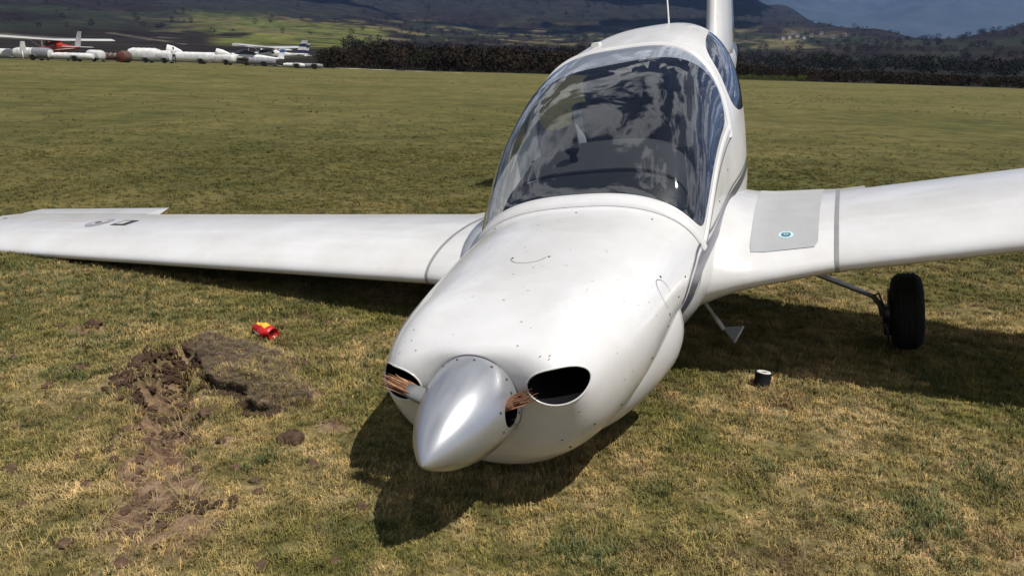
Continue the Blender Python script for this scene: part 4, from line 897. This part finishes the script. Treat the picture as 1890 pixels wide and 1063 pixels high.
# fin, rudder and high tailplane
def foil_v(z, x0, x1, th):
    o = []
    for c in [1, .85, .6, .35, .15, .05, 0]: o.append((x0 + c * (x1 - x0), th * (1 - c) ** .8 * (c ** .5) * 1.55 + .002))
    return [P(x, y, z) for x, y in o] + [P(x, -y, z) for x, y in o[::-1][1:]]
V = []; 
for i in range(12):
    f = i / 11; z = .30 + 1.35 * f; V += foil_v(z, 5.62 + .62 * f - .25 * (1 - f) ** 3, 6.75 + .38 * f, .15 - .04 * f)
fin = mesh('fin', V, grid_faces(12, 13, True) + [tuple(range(13))[::-1], tuple(range(11 * 13, 12 * 13))], M['white'], root)
V = []
for i in range(6):
    f = i / 5; z = .34 + 1.25 * f; V += foil_v(z, 6.73 + .38 * f, 7.05 + .30 * f, .035)
mesh('rudder', V, grid_faces(6, 13, True) + [tuple(range(13))[::-1], tuple(range(5 * 13, 6 * 13))], M['whiteflap'], root)
V = []
for i in range(9):
    y = -1.3 + 2.6 * i / 8
    o = [(6.45 + c * .62, .035 * (1 - c) ** .8 * c ** .5 * 1.55 + .002) for c in (1, .8, .5, .3, .1, .03, 0)]
    V += [P(x, y, 1.66 + z) for x, z in o] + [P(x, y, 1.66 - z) for x, z in o[::-1][1:]]
mesh('tailplane', V, grid_faces(9, 13, True) + [tuple(range(13))[::-1], tuple(range(8 * 13, 9 * 13))], M['white'], root)
# cockpit
ip = empty('instrument_panel', parent=root)
nn_ = 41
def hood(name, xs_, mat, zadd=0):
    V = []
    for x in xs_:
        w = .455 - .02 * (x - 1.6) - .06 * max(0, (1.80 - x) / .14); zt_ = np.interp(x, [1.66, 1.74, 1.86, 2.14, 2.2], [.195, .27, .335, .42, .40]) + zadd
        for j in range(nn_):
            a = math.pi * j / (nn_ - 1); c_, s_ = math.cos(a), math.sin(a); V.append(P(x, -.034 - w * math.copysign(abs(c_) ** .7, c_), .02 + (zt_ - .02) * abs(s_) ** .45))
    return mesh(name, V, grid_faces(len(xs_), nn_), mat, ip, True, False)
hood('glareshield', np.linspace(1.67, 1.855, 12), M['dash']); hood('glareshield_top', np.linspace(1.865, 2.16, 10), M['dashgrey'], .004); hood('glareshield_seam', [1.852, 1.860, 1.868], M['black'], .007)
mb = MB(); mb.box(P(2.12, 0, .18), (.80, .02, .36)); mb.build('panel_face', M['dash'], ip, False)
for k, (dy, dz, r) in enumerate([(-.28, .24, .035), (-.19, .24, .035), (-.10, .24, .035), (-.28, .15, .035), (-.19, .15, .035), (-.10, .15, .035), (.2, .24, .03), (.28, .24, .03)]):
    mb = MB(); mb.lathe([(0, r), (.008, r), (.009, r * .9), (.007, .001)], P(2.131, dy, dz), P(1, 0, 0), 20); mb.build('gauge', M['dial'], ip)
# floor, side walls and bulkhead of the cockpit
V = []; 
for i in range(20):
    x = 1.45 + 2.2 * i / 19; u = x
    for j in range(25): t = .99 + 1.01 * j / 24; p = body(u, t); V.append(P(p[0], p[1] * .96, p[2] * .93))
    for j in range(25): t = 2 - 1.01 * j / 24; p = body(u, t); V.append(P(p[0], -p[1] * .96, p[2] * .93))
mesh('cockpit_tub', V, grid_faces(20, 50), M['dashgrey'], root, True, False)
mb = MB(); mb.box(P(3.35, 0, .12), (.90, .03, .85)); mb.build('rear_bulkhead', M['dashgrey'], root, False)
for s in (1, -1):
    se = empty('seat', parent=root); x0 = 2.58
    mb = MB(); mb.box(P(x0, s * .25, -.13), (.42, .50, .14)); o = mb.build('seat_cushion', M['leather'], se, False); bv = o.modifiers.new('b', 'BEVEL'); bv.width = .05; bv.segments = 4
    mb = MB(); mb.box(P(x0 + .36, s * .25, .20), (.42, .12, .62), rot=Matrix.Rotation(rad(-18), 3, 'X')); o = mb.build('seat_back', M['leather'], se, False); bv = o.modifiers.new('b', 'BEVEL'); bv.width = .05; bv.segments = 4
    mb = MB(); mb.box(P(x0 + .48, s * .25, .56), (.26, .09, .16), rot=Matrix.Rotation(rad(-12), 3, 'X')); o = mb.build('headrest', M['leather'], se, False); bv = o.modifiers.new('b', 'BEVEL'); bv.width = .04; bv.segments = 4
    mb = MB(); mb.tube([P(2.22, s * .25, -.2), P(2.20, s * .25, .0), P(2.14, s * .25, .10)], [.012, .012, .018], 10); mb.build('control_stick', M['black'], root)
    # belt
    mb = MB(); mb.tube([P(2.72, s * .33, .50), P(2.66, s * .30, .2), P(2.55, s * .26, -.03)], [(.024, .002)] * 3, 8); mb.build('seat_belt', M['dialwhite'], se)
# compass on a stalk
cpr = empty('compass', parent=root)
mb = MB(); c0 = Vector(P(1.96, -.13, .435)); mb.lathe([(-.035, .001), (-.034, .014), (-.026, .026), (-.01, .034), (.008, .035), (.022, .028), (.030, .016), (.032, .001)], c0, P(0, 0, 1), 24); mb.tube([c0 - Vector((0, 0, .03)), P(1.97, -.13, .36)], [.016, .022], 12); mb.build('compass_body', M['black'], cpr)
# inner canopy frame bar and roof lining
V = []
for i in range(30):
    u = 2.42 + (3.75 - 2.42) * i / 29
    for j in range(31): t = -.50 + 1.0 * j / 30; V.append(B3(u, t, -.02))
mesh('roof_lining', V, grid_faces(30, 31), M['dashgrey'], root, True, False)

# ------------------------------------------------------------------ things lying near the aeroplane
pk_red = simple('packet_red', (.50, .012, .012), .35, noise=.25, nscale=30, bump=.3, bscale=40); pk_yel = simple('packet_yellow', (.75, .42, .03), .35, noise=.15, nscale=30); pk_sil = simple('packet_silver', (.55, .57, .60), .35, metal=.5, noise=.2, nscale=40); pk_dk = simple('packet_inside', (.10, .008, .012), .6)
pk = empty('crisp_packet', (-1.245, 3.74, float(ground_z(-1.245, 3.74)) + .034), rad(-38)); tag(pk, 'small crumpled red and yellow packet lying on the grass beyond the furrow', 'packet')
V = []; F = []; RP = random.Random(2); n_ = 24
for i in range(13):
    f = i / 12; x = -.070 + .14 * f; e = (math.sin(math.pi * min(max(f * .94 + .03, 0), 1))) ** .35
    for k in range(n_):
        th = 2 * math.pi * k / n_; cr = 1 + .10 * math.sin(3 * th + 6 * f) + RP.uniform(-.05, .05); V.append((x + RP.uniform(-.002, .002), .041 * e * cr * math.cos(th), .036 * e * cr * math.sin(th) + .004 * math.sin(5 * x * 30)))
for i in range(12):
    for k in range(n_): F.append((i * n_ + k, i * n_ + (k + 1) % n_, (i + 1) * n_ + (k + 1) % n_, (i + 1) * n_ + k))
mi = []
for i in range(12):
    for k in range(n_):
        th = 2 * math.pi * (k + .5) / n_; d = math.degrees(th); m = 0
        if 50 < d < 125 and 2 < i < 9: m = 1
        if 185 < d < 235 and 1 < i < 8: m = 2
        mi.append(m)
F += [tuple(range(n_))[::-1], tuple(range(12 * n_, 13 * n_))]; mi += [0, 3]
mesh('wrapper', V, F, [pk_red, pk_yel, pk_sil, pk_dk], pk, True, True, mi, sharp=30)
mb = MB(); mb.lathe([(0, .012), (.012, .026), (.018, .030), (.014, .027), (.002, .010)], (.066, 0, 0), (1, 0, 0), 20); mb.build('torn_end', pk_red, pk)
for k in range(5):
    a = RP.uniform(0, 6.28); mb = MB(); mb.add([(.066, .02 * math.cos(a), .02 * math.sin(a)), (.088, .032 * math.cos(a), .032 * math.sin(a)), (.083, .032 * math.cos(a + .5), .032 * math.sin(a + .5)), (.066, .02 * math.cos(a + .6), .02 * math.sin(a + .6))], [(0, 1, 2, 3)]); mb.build('torn_flap', pk_red, pk, recalc=False)
bs = empty('rubber_bush', (1.128, 3.27, float(ground_z(1.128, 3.27)) + .004), .3); bs.rotation_euler = (rad(-7), rad(5), 0); tag(bs, 'small black bush with a pale ring on top standing in the shadow edge', 'bush part')
bs['category'] = 'bushing'
mb = MB(); mb.lathe([(0, .012), (0, .034), (.004, .037), (.012, .036), (.030, .035), (.048, .036), (.056, .037), (.060, .034), (.0602, .013), (.01, .012)], (0, 0, 0), (0, 0, 1), 32); mb.build('sleeve', M['rubber'], bs, sharp=35)
mb = MB(); mb.lathe([(.0600, .0135), (.0625, .0145), (.0632, .030), (.0600, .0315)], (0, 0, 0), (0, 0, 1), 32); mb.build('ring', simple('pale_ring', (.62, .61, .56), .5, noise=.15), bs)
# clods
sd = simple('clod_soil', (.085, .053, .036), .95, spec=.1, noise=.55, nscale=22, bump=.9, bscale=90)
for (x, y, r, lab) in ((-.80, 2.62, .040, 'dark clod of earth lying alone between the mound and the nose shadow'), (-1.56, 3.60, .050, 'largest dark clod at the far tip of the furrow'), (-1.66, 3.30, .038, 'broken clod on the left rim of the furrow'), (-1.67, 3.14, .032, 'small clod on the left rim of the furrow, nearest its bend'), (-2.14, 3.80, .040, 'flat scrap of torn earth left of the furrow beyond its tip'), (-2.33, 2.97, .030, 'little clod in the grass well left of the furrow')):
    bmm = bmesh.new(); bmesh.ops.create_icosphere(bmm, subdivisions=4, radius=1); sx = RP.uniform(0, 50)
    for v in bmm.verts:
        n0 = float(fbm(v.co.x * 1.7 + sx + v.co.z, v.co.y * 1.7 + v.co.z * 1.3, 4)); v.co *= r * (.45 + 1.1 * n0); v.co.z *= .62
    m_ = bpy.data.meshes.new('clod'); bmm.to_mesh(m_); bmm.free(); m_.materials.append(sd); o = link('clod', m_, None, None, True); o.location = (x, y, float(ground_z(x, y)) + r * .12); o.rotation_euler = (0, 0, RP.uniform(0, 6)); tag(o, lab, 'clod', 'clods of earth torn out by the propeller')
# torn turf slab folded over to the right of the furrow: soil side up with a dark broken edge
nx, ny = 84, 44; V = []; sx0 = Vector((-1.47, 3.53)); sx1 = Vector((-.86, 2.88)); ax = (sx1 - sx0); pr = Vector((-ax.y, ax.x)).normalized()   # pr points away from the furrow
if pr.x < 0: pr = -pr
def slab_pt(f, g_):
    w0 = -.10 - .05 * math.sin(f * 3.0) + .02 * math.sin(f * 19) + (float(fbm(f * 8 + 3, 1.5, 3)) - .5) * .07; w1 = .10 + .12 * math.sin(min(f * 1.25, 1) * 3.0) * (1 - .3 * f) + (float(fbm(f * 7, 7.7, 3)) - .5) * .08
    p = sx0 + ax * f + pr * (w0 + (w1 - w0) * g_); return p
for i in range(nx):
    f = i / (nx - 1)
    for j in range(ny):
        g_ = (j - 2) / (ny - 3)
        p = slab_pt(f, max(g_, 0)); e = min(min(f, 1 - f) * 2.5, 1)
        hh = (.060 - .040 * max(g_, 0) ** 1.2) * (.45 + .55 * float(sstep(0, .25, e))) * (.75 + .6 * float(fbm(f * 7, max(g_, 0) * 5, 3))) * float(sstep(0, .06, e)) + .045 * (float(fbm(f * 26, g_ * 13, 4)) - .45) * float(sstep(0, .15, 1 - g_)) * float(sstep(0, .08, e))
        gz = float(ground_z(p.x, p.y))
        if g_ < 0:
            p = p + pr * (.035 if j == 0 else .018); z = gz - .02 if j == 0 else gz + hh * .35
        else: z = gz + (hh if g_ < .97 else -.01)
        V.append((p.x, p.y, z))
slm, n, l, b = newmat('torn_turf'); tcn = n.new('ShaderNodeTexCoord'); t = n.new('ShaderNodeTexNoise'); t.inputs['Scale'].default_value = 13; t.inputs['Detail'].default_value = 9; t.inputs['Roughness'].default_value = .75; l.new(tcn.outputs['Object'], t.inputs['Vector'])
r = n.new('ShaderNodeValToRGB'); el = r.color_ramp.elements; el[0].position = .36; el[0].color = (.03, .018, .011, 1); el[1].position = .66; el[1].color = (.25, .18, .10, 1); k = el.new(.5); k.color = (.10, .066, .040, 1); l.new(t.outputs[0], r.inputs[0]); l.new(r.outputs[0], b.inputs['Base Color']); b.inputs['Roughness'].default_value = 1
u = n.new('ShaderNodeBump'); u.inputs['Strength'].default_value = 1; u.inputs['Distance'].default_value = .03; t2 = n.new('ShaderNodeTexNoise'); t2.inputs['Scale'].default_value = 60; t2.inputs['Detail'].default_value = 8; l.new(tcn.outputs['Object'], t2.inputs['Vector']); l.new(t2.outputs[0], u.inputs['Height']); l.new(u.outputs[0], b.inputs['Normal'])
slab = mesh('turf_slab', V, grid_faces(nx, ny), slm, None, True, True); tag(slab, 'dark slab of torn turf flipped over beside the gouged furrow', 'turf')
# roots and dead grass hanging from the slab
x = rng.uniform(-1.5, -.75, 2600); y = rng.uniform(2.8, 3.55, 2600); pv = np.array(V).reshape(nx, ny, 3); sel = rng.integers(0, nx * ny, 3200); pp = pv.reshape(-1, 3)[sel]
rootm = simple('dry_roots', (.20, .15, .09), .9, noise=.6, nscale=50); tr_ = [tuft(12, .028, .0018, .02, 1.6, rootm, 'roots') for _ in range(3)]
scatter('dry_roots', 'dry roots and dead grass on the flipped turf', tr_, pp + rng.normal(0, .006, pp.shape) * [1, 1, .2], rng.uniform(.2, .6, len(pp)))
mb = MB(); q0 = [(-1.50, 3.36), (-1.44, 3.30), (-1.38, 3.27), (-1.33, 3.22)]; mb.tube([(a, b_, float(ground_z(a, b_)) + .055 + .02 * k * (2 - k) * .3) for k, (a, b_) in enumerate(q0)], [.004, .0035, .003, .0015], 6)
o = mb.build('straw_stalk', simple('stalk_pale', (.50, .36, .20), .8)); tag(o, 'single pale straw stalk across the head of the furrow', 'stalk')
# ------------------------------------------------------------------ parked aircraft, trailers and a person at the far edge
D_ = 102.0
def at_px(az, d=D_): x = d * math.sin(rad(az)); y = d * math.cos(rad(az)); return (x, y, float(ground_z(x, y)) - .03)
pw = simple('far_white', (.66, .66, .65), .45, coat=.1, noise=.22, nscale=1.5); pr_ = simple('far_red', (.42, .03, .02), .4, noise=.1); pb = simple('far_blue', (.03, .10, .28), .4, noise=.1); pnv = simple('far_navy', (.015, .02, .09), .4); pgy = simple('far_grey', (.20, .20, .22), .7, noise=.2); pbr = simple('far_brown', (.11, .06, .045), .8, noise=.3); pgl = simple('far_glass', (.02, .03, .04), .12)
def loft(sections, mat, name, parent, n=20, mi=None, ex=1.0):
    """sections: (x, y_halfwidth, z_centre, z_half) along local x"""
    V = []
    for (x, w, zc, zh) in sections:
        for k in range(n): th = 2 * math.pi * k / n; c, s = math.cos(th), math.sin(th); V.append((x, w * math.copysign(abs(c) ** ex, c), zc + zh * math.copysign(abs(s) ** ex, s)))
    return mesh(name, V, grid_faces(len(sections), n, True) + [tuple(range(n))[::-1], tuple(range((len(sections) - 1) * n, len(sections) * n))], mat, parent, True, True, sharp=50)
def slabwing(name, parent, mat, cx, cz, span, c0, c1, th, dih=0, sw=0, y0=0):
    V = []; 
    for i in range(9):
        y = -span / 2 + span * i / 8; a = abs(y) / (span / 2); c = c0 + (c1 - c0) * max(0, a - .4) / .6; z = cz + dih * abs(y)
        for (u, t) in ((0, 0), (.08, .7), (.3, 1), (.7, .5), (1, .02), (.7, -.3), (.3, -.45), (.08, -.4)): V.append((cx + sw * a - c * .35 + c * u, y, z + th * t))
    return mesh(name, V, grid_faces(9, 8, True) + [tuple(range(8))[::-1], tuple(range(64, 72))], mat, parent, True, True, sharp=40)
def finpl(name, parent, mats, x0, z0, h, c0, c1, sweep, th=.10, stripes=None, y=0):
    V = []; k_ = 10
    for i in range(k_):
        f = i / (k_ - 1); x = x0 + sweep * f; c = c0 + (c1 - c0) * f
        for (u, s) in ((0, 0), (.25, 1), (1, .1), (1, -.1), (.25, -1)): V.append((x + c * u, y + s * th / 2, z0 + h * f))
    F = grid_faces(k_, 5, True); mi = [(1 if stripes and (j // 5) in stripes else 0) for j in range(len(F))]; F += [(4, 3, 2, 1, 0), tuple(range((k_ - 1) * 5, k_ * 5))]; mi += [0, 0]
    return mesh(name, V, F, mats, parent, False, True, mi)
def wheel_(parent, x, y, r=.2):
    mb = MB(); mb.lathe([(-.07, r * .5), (-.08, r * .85), (-.04, r), (.04, r), (.08, r * .85), (.07, r * .5), (.07, .01), (-.07, .01), (-.07, r * .5)], (x, y, r), (0, 1, 0), 18); o = mb.build('wheel', M['rubber'], parent, sharp=40); return o
def highwing(az, d, rz, label, body, trim, stripes, sc=1.0, span=13.2):
    e = empty('parked_aeroplane', at_px(az, d), rad(rz)); e.scale = (sc,) * 3; tag(e, label, 'aeroplane', 'aircraft parked along the far edge of the field')
    f = loft([(-2.6, .12, 1.15, .12), (-2.5, .40, 1.15, .34), (-1.7, .52, 1.15, .46), (-1.3, .55, 1.25, .52), (-.7, .56, 1.42, .68), (.6, .55, 1.45, .66), (1.4, .42, 1.38, .46), (3.0, .22, 1.38, .26), (4.6, .08, 1.42, .16), (4.9, .03, 1.45, .12)], body, 'fuselage', e, ex=.85)
    loft([(-1.7, .53, 1.02, .10), (0, .575, 1.10, .13), (1.6, .42, 1.2, .10), (4.4, .11, 1.38, .06)], trim, 'trim_stripe', f)
    slabwing('wing', e, M['white'], .1, 2.13, span, 1.7, 1.2, .22, .03)
    for s in (1, -1):
        mb = MB(); mb.tube([(-.3, s * .5, .85), (-.1, s * 2.6, 2.14)], (.05), 8); mb.build('wing_strut', pw, e); mb = MB(); mb.tube([(.2, s * .4, .8), (.3, s * 1.1, .25)], .045, 8); mb.build('gear_leg', pw, e); wheel_(e, .3, s * 1.12)
        mb = MB(); mb.add([(-1.05, s * .565, 1.55), (-.72, s * .575, 1.92), (.75, s * .56, 1.92), (1.25, s * .46, 1.6), (1.0, s * .50, 1.5)], [(0, 1, 2, 3, 4)]); mb.build('cabin_window', pgl, f, recalc=False)
    mb = MB(); mb.add([(-1.32, -.46, 1.62), (-1.32, .46, 1.62), (-.82, .46, 2.04), (-.82, -.46, 2.04)], [(0, 1, 2, 3)]); mb.build('windscreen', pgl, f, recalc=False)
    wheel_(e, -1.9, 0, .17); mb = MB(); mb.tube([(-1.9, 0, .2), (-1.8, 0, .9)], .04, 8); mb.build('nose_leg', pw, e)
    mb = MB(); mb.lathe([(-.22, .01), (-.12, .10), (0, .15)], (-2.6, 0, 1.15), (1, 0, 0), 16); mb.build('spinner', pw, e)
    for s in (1, -1): mb = MB(); mb.box((-2.66, 0, 1.15 + s * .48), (.04, .14, .9), rot=None); mb.build('propeller_blade', pgy, e, False)
    fn = finpl('fin', e, [pw if stripes else body, trim], 3.7, 1.45, 1.65, 1.25, .75, 1.0, stripes=stripes)
    slabwing('tailplane', e, pw, 4.35, 1.5, 3.3, .95, .7, .05)
    return e
highwing(-29.5, 104, -32, 'white and red high wing aeroplane parked among the trailers', pr_, pw, (2, 3, 6, 7))
highwing(-17.0, 103, -16, 'high wing aeroplane with dark striped fin, its long wing reaching over the trailers', pw, pnv, (1, 2, 5, 6))
highwing(-16.5, 109, -16, 'aeroplane parked behind, only its navy striped fin standing clear', pw, pnv, (2, 3, 6, 7), .92, 6)
# blue nosed low wing aeroplane
e = empty('parked_aeroplane', at_px(-18.4, 100), rad(12)); tag(e, 'small white aeroplane with a blue nose between the long trailer and the striped fins', 'aeroplane', 'aircraft parked along the far edge of the field')
loft([(-2.9, .10, .95, .12), (-2.7, .34, .95, .3), (-1.6, .42, .98, .40)], pb, 'nose_cowling', e); f = loft([(-1.6, .42, .98, .40), (-.2, .5, .98, .46), (1.2, .35, .95, .36), (3.2, .13, .85, .18), (4.2, .05, .85, .12)], pw, 'fuselage', e)
loft([(-1.3, .25, 1.32, .05), (-.9, .42, 1.38, .28), (-.1, .44, 1.42, .38), (.8, .30, 1.30, .26), (1.5, .08, 1.15, .10)], pgl, 'canopy', f); slabwing('wing', e, pw, -.3, .72, 9.0, 1.3, .8, .12, .05); finpl('fin', e, [pw, pb], 3.4, .85, 1.1, .8, .5, .5, stripes=(6, 7, 8)); slabwing('tailplane', e, pw, 3.9, .9, 2.6, .7, .5, .04)
for x, y in ((-1.8, 0), (.1, .9), (.1, -.9)): wheel_(e, x, y, .19)
for y in (.9, -.9): mb = MB(); mb.tube([(.1, y, .25), (-.1, y * .75, .75)], .04, 8); mb.build('gear_leg', pgy, e)
def trailer(az, d, rz, ln, w, h, label, mat, dome=0, end=None, wheels=True, grp='covered gliders and trailers at the field edge', z0=.22, name='glider_trailer'):
    h *= .80; w *= .9; e = empty(name, at_px(az, d), rad(rz)); tag(e, label, 'trailer', grp); L2 = ln / 2
    loft([(-L2, w * .28, z0 + h * .45, h * .30), (-L2 + .05, w * .40, z0 + h * .48, h * .42), (-L2 + .5, w * .5, z0 + h * .5, h * .5), (L2 - .6, w * .5, z0 + h * .5, h * .5), (L2 - .1, w * .44, z0 + h * .48, h * .44), (L2, w * .3, z0 + h * .46, h * .3)], mat, 'body', e, ex=.7)
    if end: loft([(L2 - 1.7, w * .515, z0 + h * .5, h * .515), (L2 - .3, w * .515, z0 + h * .5, h * .515), (L2 - .05, w * .46, z0 + h * .48, h * .46)], end, 'end_cover', e, ex=.7)
    if dome: loft([(-L2 + .2, w * .12, z0 + h, .05), (-L2 + .45, w * .36, z0 + h, dome), (-L2 + 1.1, w * .36, z0 + h, dome * .8), (-L2 + 2.0, w * .2, z0 + h, dome * .15)], mat, 'dome', e)
    mb = MB(); mb.box((0, 0, z0), (ln * .9, w * .7, .10)); mb.build('chassis', pgy, e, False); mb = MB(); mb.tube([(-L2 + .1, 0, z0), (-L2 - .9, 0, z0 + .15)], .05, 8); mb.build('drawbar', pgy, e)
    if wheels:
        for s in (1, -1): wheel_(e, .35, s * w * .52, .28); mb = MB(); mb.tube([(-.05, s * w * .52, .4), (.1, s * w * .52, .62), (.6, s * w * .52, .62), (.75, s * w * .52, .4)], [(.10, .02)] * 4, 8); mb.build('mudguard', pgy, e)
    for k in range(1, 6): mb = MB(); x = -L2 + ln * k / 6; pts = [(x, w * .507 * math.copysign(abs(math.cos(t)) ** .7, math.cos(t)), z0 + h * .5 + h * .507 * abs(math.sin(t)) ** .7) for t in np.linspace(0, math.pi, 11)]; mb.tube(pts, .018, 5); mb.build('rib', pgy if end else pw, e)
    return e
trailer(-32.9, 104, 2, 6.0, 1.3, 1.15, 'white trailer cut by the left side of the picture', pw)
trailer(-30.7, 100, -4, 3.9, 1.5, 1.35, 'white trailer with a grey end cover beside the red aeroplane', pw, end=pgy)
trailer(-28.6, 98, 3, 4.2, 1.2, .8, 'low white covered fuselage in front of the red aeroplane', pw, z0=.25)
trailer(-27.35, 99, -20, 1.9, 1.3, 1.25, 'short rounded white trailer right of the red aeroplane', pw)
trailer(-26.2, 103, 8, 3.0, 1.2, .95, 'dull brown covered trailer left of the big white one', pbr)
trailer(-24.55, 101, 2, 3.4, 1.7, 1.75, 'tall boxy white trailer behind the long one', pw)
trailer(-23.4, 100, -8, 1.9, 1.5, 1.45, 'short grey white trailer between the tall box and the long one', pw)
trailer(-21.35, 99.5, 4, 7.6, 1.3, 1.35, 'long white glider trailer with a raised dome at its left end', pw, dome=.75)
trailer(-19.75, 97.5, -6, 2.6, 1.2, 1.2, 'white trailer with a stepped top beside the blue nosed aeroplane', pw, dome=.6)
trailer(-17.5, 98.5, 14, 3.4, 1.1, .95, 'grey covered fuselage under the long wing', pgy)
trailer(-15.35, 97.5, 3, 2.4, 1.0, .55, 'low bright white cover in front of the striped fins', pw, z0=.15)
trailer(-14.2, 98, 5, 2.6, .8, .6, 'grey tube trailer at the right end of the row', pgy, z0=.15)
e = empty('oil_drum', at_px(-25.75, 97)); tag(e, 'round brown drum on its side next to the brown trailer', 'drum'); mb = MB(); mb.lathe([(-.5, .01), (-.5, .58), (-.3, .62), (-.28, .64), (-.26, .62), (.26, .62), (.28, .64), (.3, .62), (.5, .58), (.5, .01)], (0, 0, .62), (.3, 1, 0), 24); mb.build('barrel', pbr, e, sharp=30); mb = MB(); mb.lathe([(-.52, .05), (-.52, .52), (-.50, .54)], (0, 0, .62), (.3, 1, 0), 24); mb.build('lid', simple('drum_red', (.16, .04, .03), .6, noise=.3), e)
e = empty('windsock_marker', at_px(-31.25, 97)); tag(e, 'small pale tail fin standing up between the two left trailers', 'fin'); finpl('fin_panel', e, [pw, pw], -.3, .9, 1.0, .7, .45, .2); mb = MB(); mb.tube([(0, 0, 0), (0, 0, 1.0)], .06, 8); mb.build('post', pw, e)
e['category'] = 'tail fin'; e.name = 'glider_tail'
# person
e = empty('person', at_px(-22.85, 98), rad(200)); e.scale = (1.0,) * 3; tag(e, 'person in a white shirt and dark trousers standing by the long trailer', 'person')
sk = bpy.data.meshes.new('body'); J = [(0, 0, .95), (0, 0, 1.12), (0, 0, 1.38), (0, 0, 1.52), (0, .01, 1.66), (.10, 0, .90), (.11, .02, .50), (.12, -.02, .09), (.12, .12, .04), (-.10, 0, .90), (-.13, -.03, .50), (-.15, 0, .09), (-.15, .14, .04), (.19, 0, 1.40), (.26, -.03, 1.15), (.24, .12, .95), (.23, .18, .87), (-.19, 0, 1.40), (-.27, -.03, 1.15), (-.20, .12, 1.0), (-.16, .18, .95)]
Eg = [(0, 1), (1, 2), (2, 3), (3, 4), (0, 5), (5, 6), (6, 7), (7, 8), (0, 9), (9, 10), (10, 11), (11, 12), (2, 13), (13, 14), (14, 15), (15, 16), (2, 17), (17, 18), (18, 19), (19, 20)]
sk.from_pydata(J, Eg, []); po = bpy.data.objects.new('body', sk); COL.objects.link(po); md = po.modifiers.new('skin', 'SKIN'); RR = [.14, .15, .17, .065, .10, .10, .07, .05, .045, .10, .07, .05, .045, .075, .05, .04, .035, .075, .05, .04, .035]
for i, r_ in enumerate(RR): sk.skin_vertices[0].data[i].radius = (r_, r_ * .85)
sk.skin_vertices[0].data[0].use_root = True; sb = po.modifiers.new('s', 'SUBSURF'); sb.levels = 1; bpy.context.view_layer.update(); nm = bpy.data.meshes.new_from_object(po.evaluated_get(bpy.context.evaluated_depsgraph_get())); bpy.data.objects.remove(po)
nm.materials.clear(); skin = simple('skin_tone', (.42, .24, .16), .6); shirt = simple('white_shirt', (.62, .62, .62), .8, noise=.1); trou = simple('dark_trousers', (.02, .02, .025), .8); hair = simple('dark_hair', (.02, .015, .01), .8)
for m_ in (skin, shirt, trou): nm.materials.append(m_)
for p_ in nm.polygons:
    z = p_.center.z; x = abs(p_.center.x); p_.material_index = 2 if (z < 1.0 and x < .19) else (1 if z < 1.50 and z > 1.0 else 0)
bo = link('body', nm, None, e, True); mb = MB(); mb.lathe([(-.02, .108), (.03, .112), (.08, .09), (.115, .04), (.12, .005)], (0, -.015, 1.66), (0, -.25, 1), 16); mb.build('hair', hair, e)

# earth spilling from the near edge of the slab
k_ = 380; ff = rng.random(k_); ps = [slab_pt(float(q), -.06 + .10 * rng.random()) for q in ff]; x = np.array([q.x for q in ps]) + rng.normal(0, .012, k_); y = np.array([q.y for q in ps]) + rng.normal(0, .012, k_)
edge_x, edge_y = x, y
# dark crumbled rim on the left of the furrow head
k_ = 420; f = rng.random(k_); x = -1.57 - .09 * np.sin(f * 3) + rng.normal(0, .035, k_); y = 3.52 - .50 * f + rng.normal(0, .02, k_); x2 = rng.normal(-1.38, .04, 25); y2 = rng.normal(2.93, .12, 25); x = np.concatenate([x, x2, rng.normal(-1.0, .06, 24)]); y = np.concatenate([y, y2, rng.normal(2.16, .03, 24)])
x = np.concatenate([x, edge_x]); y = np.concatenate([y, edge_y])
dc = []
for i in range(5):
    bmm = bmesh.new(); bmesh.ops.create_icosphere(bmm, subdivisions=3, radius=.012)
    for v in bmm.verts: v.co *= .35 + float(fbm(v.co.x * 170 + i * 9, v.co.y * 170 + v.co.z * 120, 3)) * 1.4; v.co.z *= .7
    m_ = bpy.data.meshes.new('crumb'); bmm.to_mesh(m_); bmm.free(); m_.materials.append(sd); dc.append(m_)
scatter('broken_earth', 'dark broken earth heaped along the rim of the furrow', dc, np.stack([x, y, ground_z(x, y) + .006], -1), rng.uniform(.25, 1.0, len(x)) ** 1.0 * np.where(rng.random(len(x)) < .12, 1.7, 1.1))

sel = rng.integers(0, nx * ny, 900); pp2 = pv.reshape(-1, 3)[sel]; fsel = (sel // ny) / nx; kp = rng.random(900) < np.where(fsel > .45, .65, .12) * ((sel % ny) / ny > .15)
scatter('turf_remnants', 'short grass still growing on the flipped slab', ts, pp2[kp] + [0, 0, -.002], rng.uniform(.6, 1.2, int(kp.sum())))
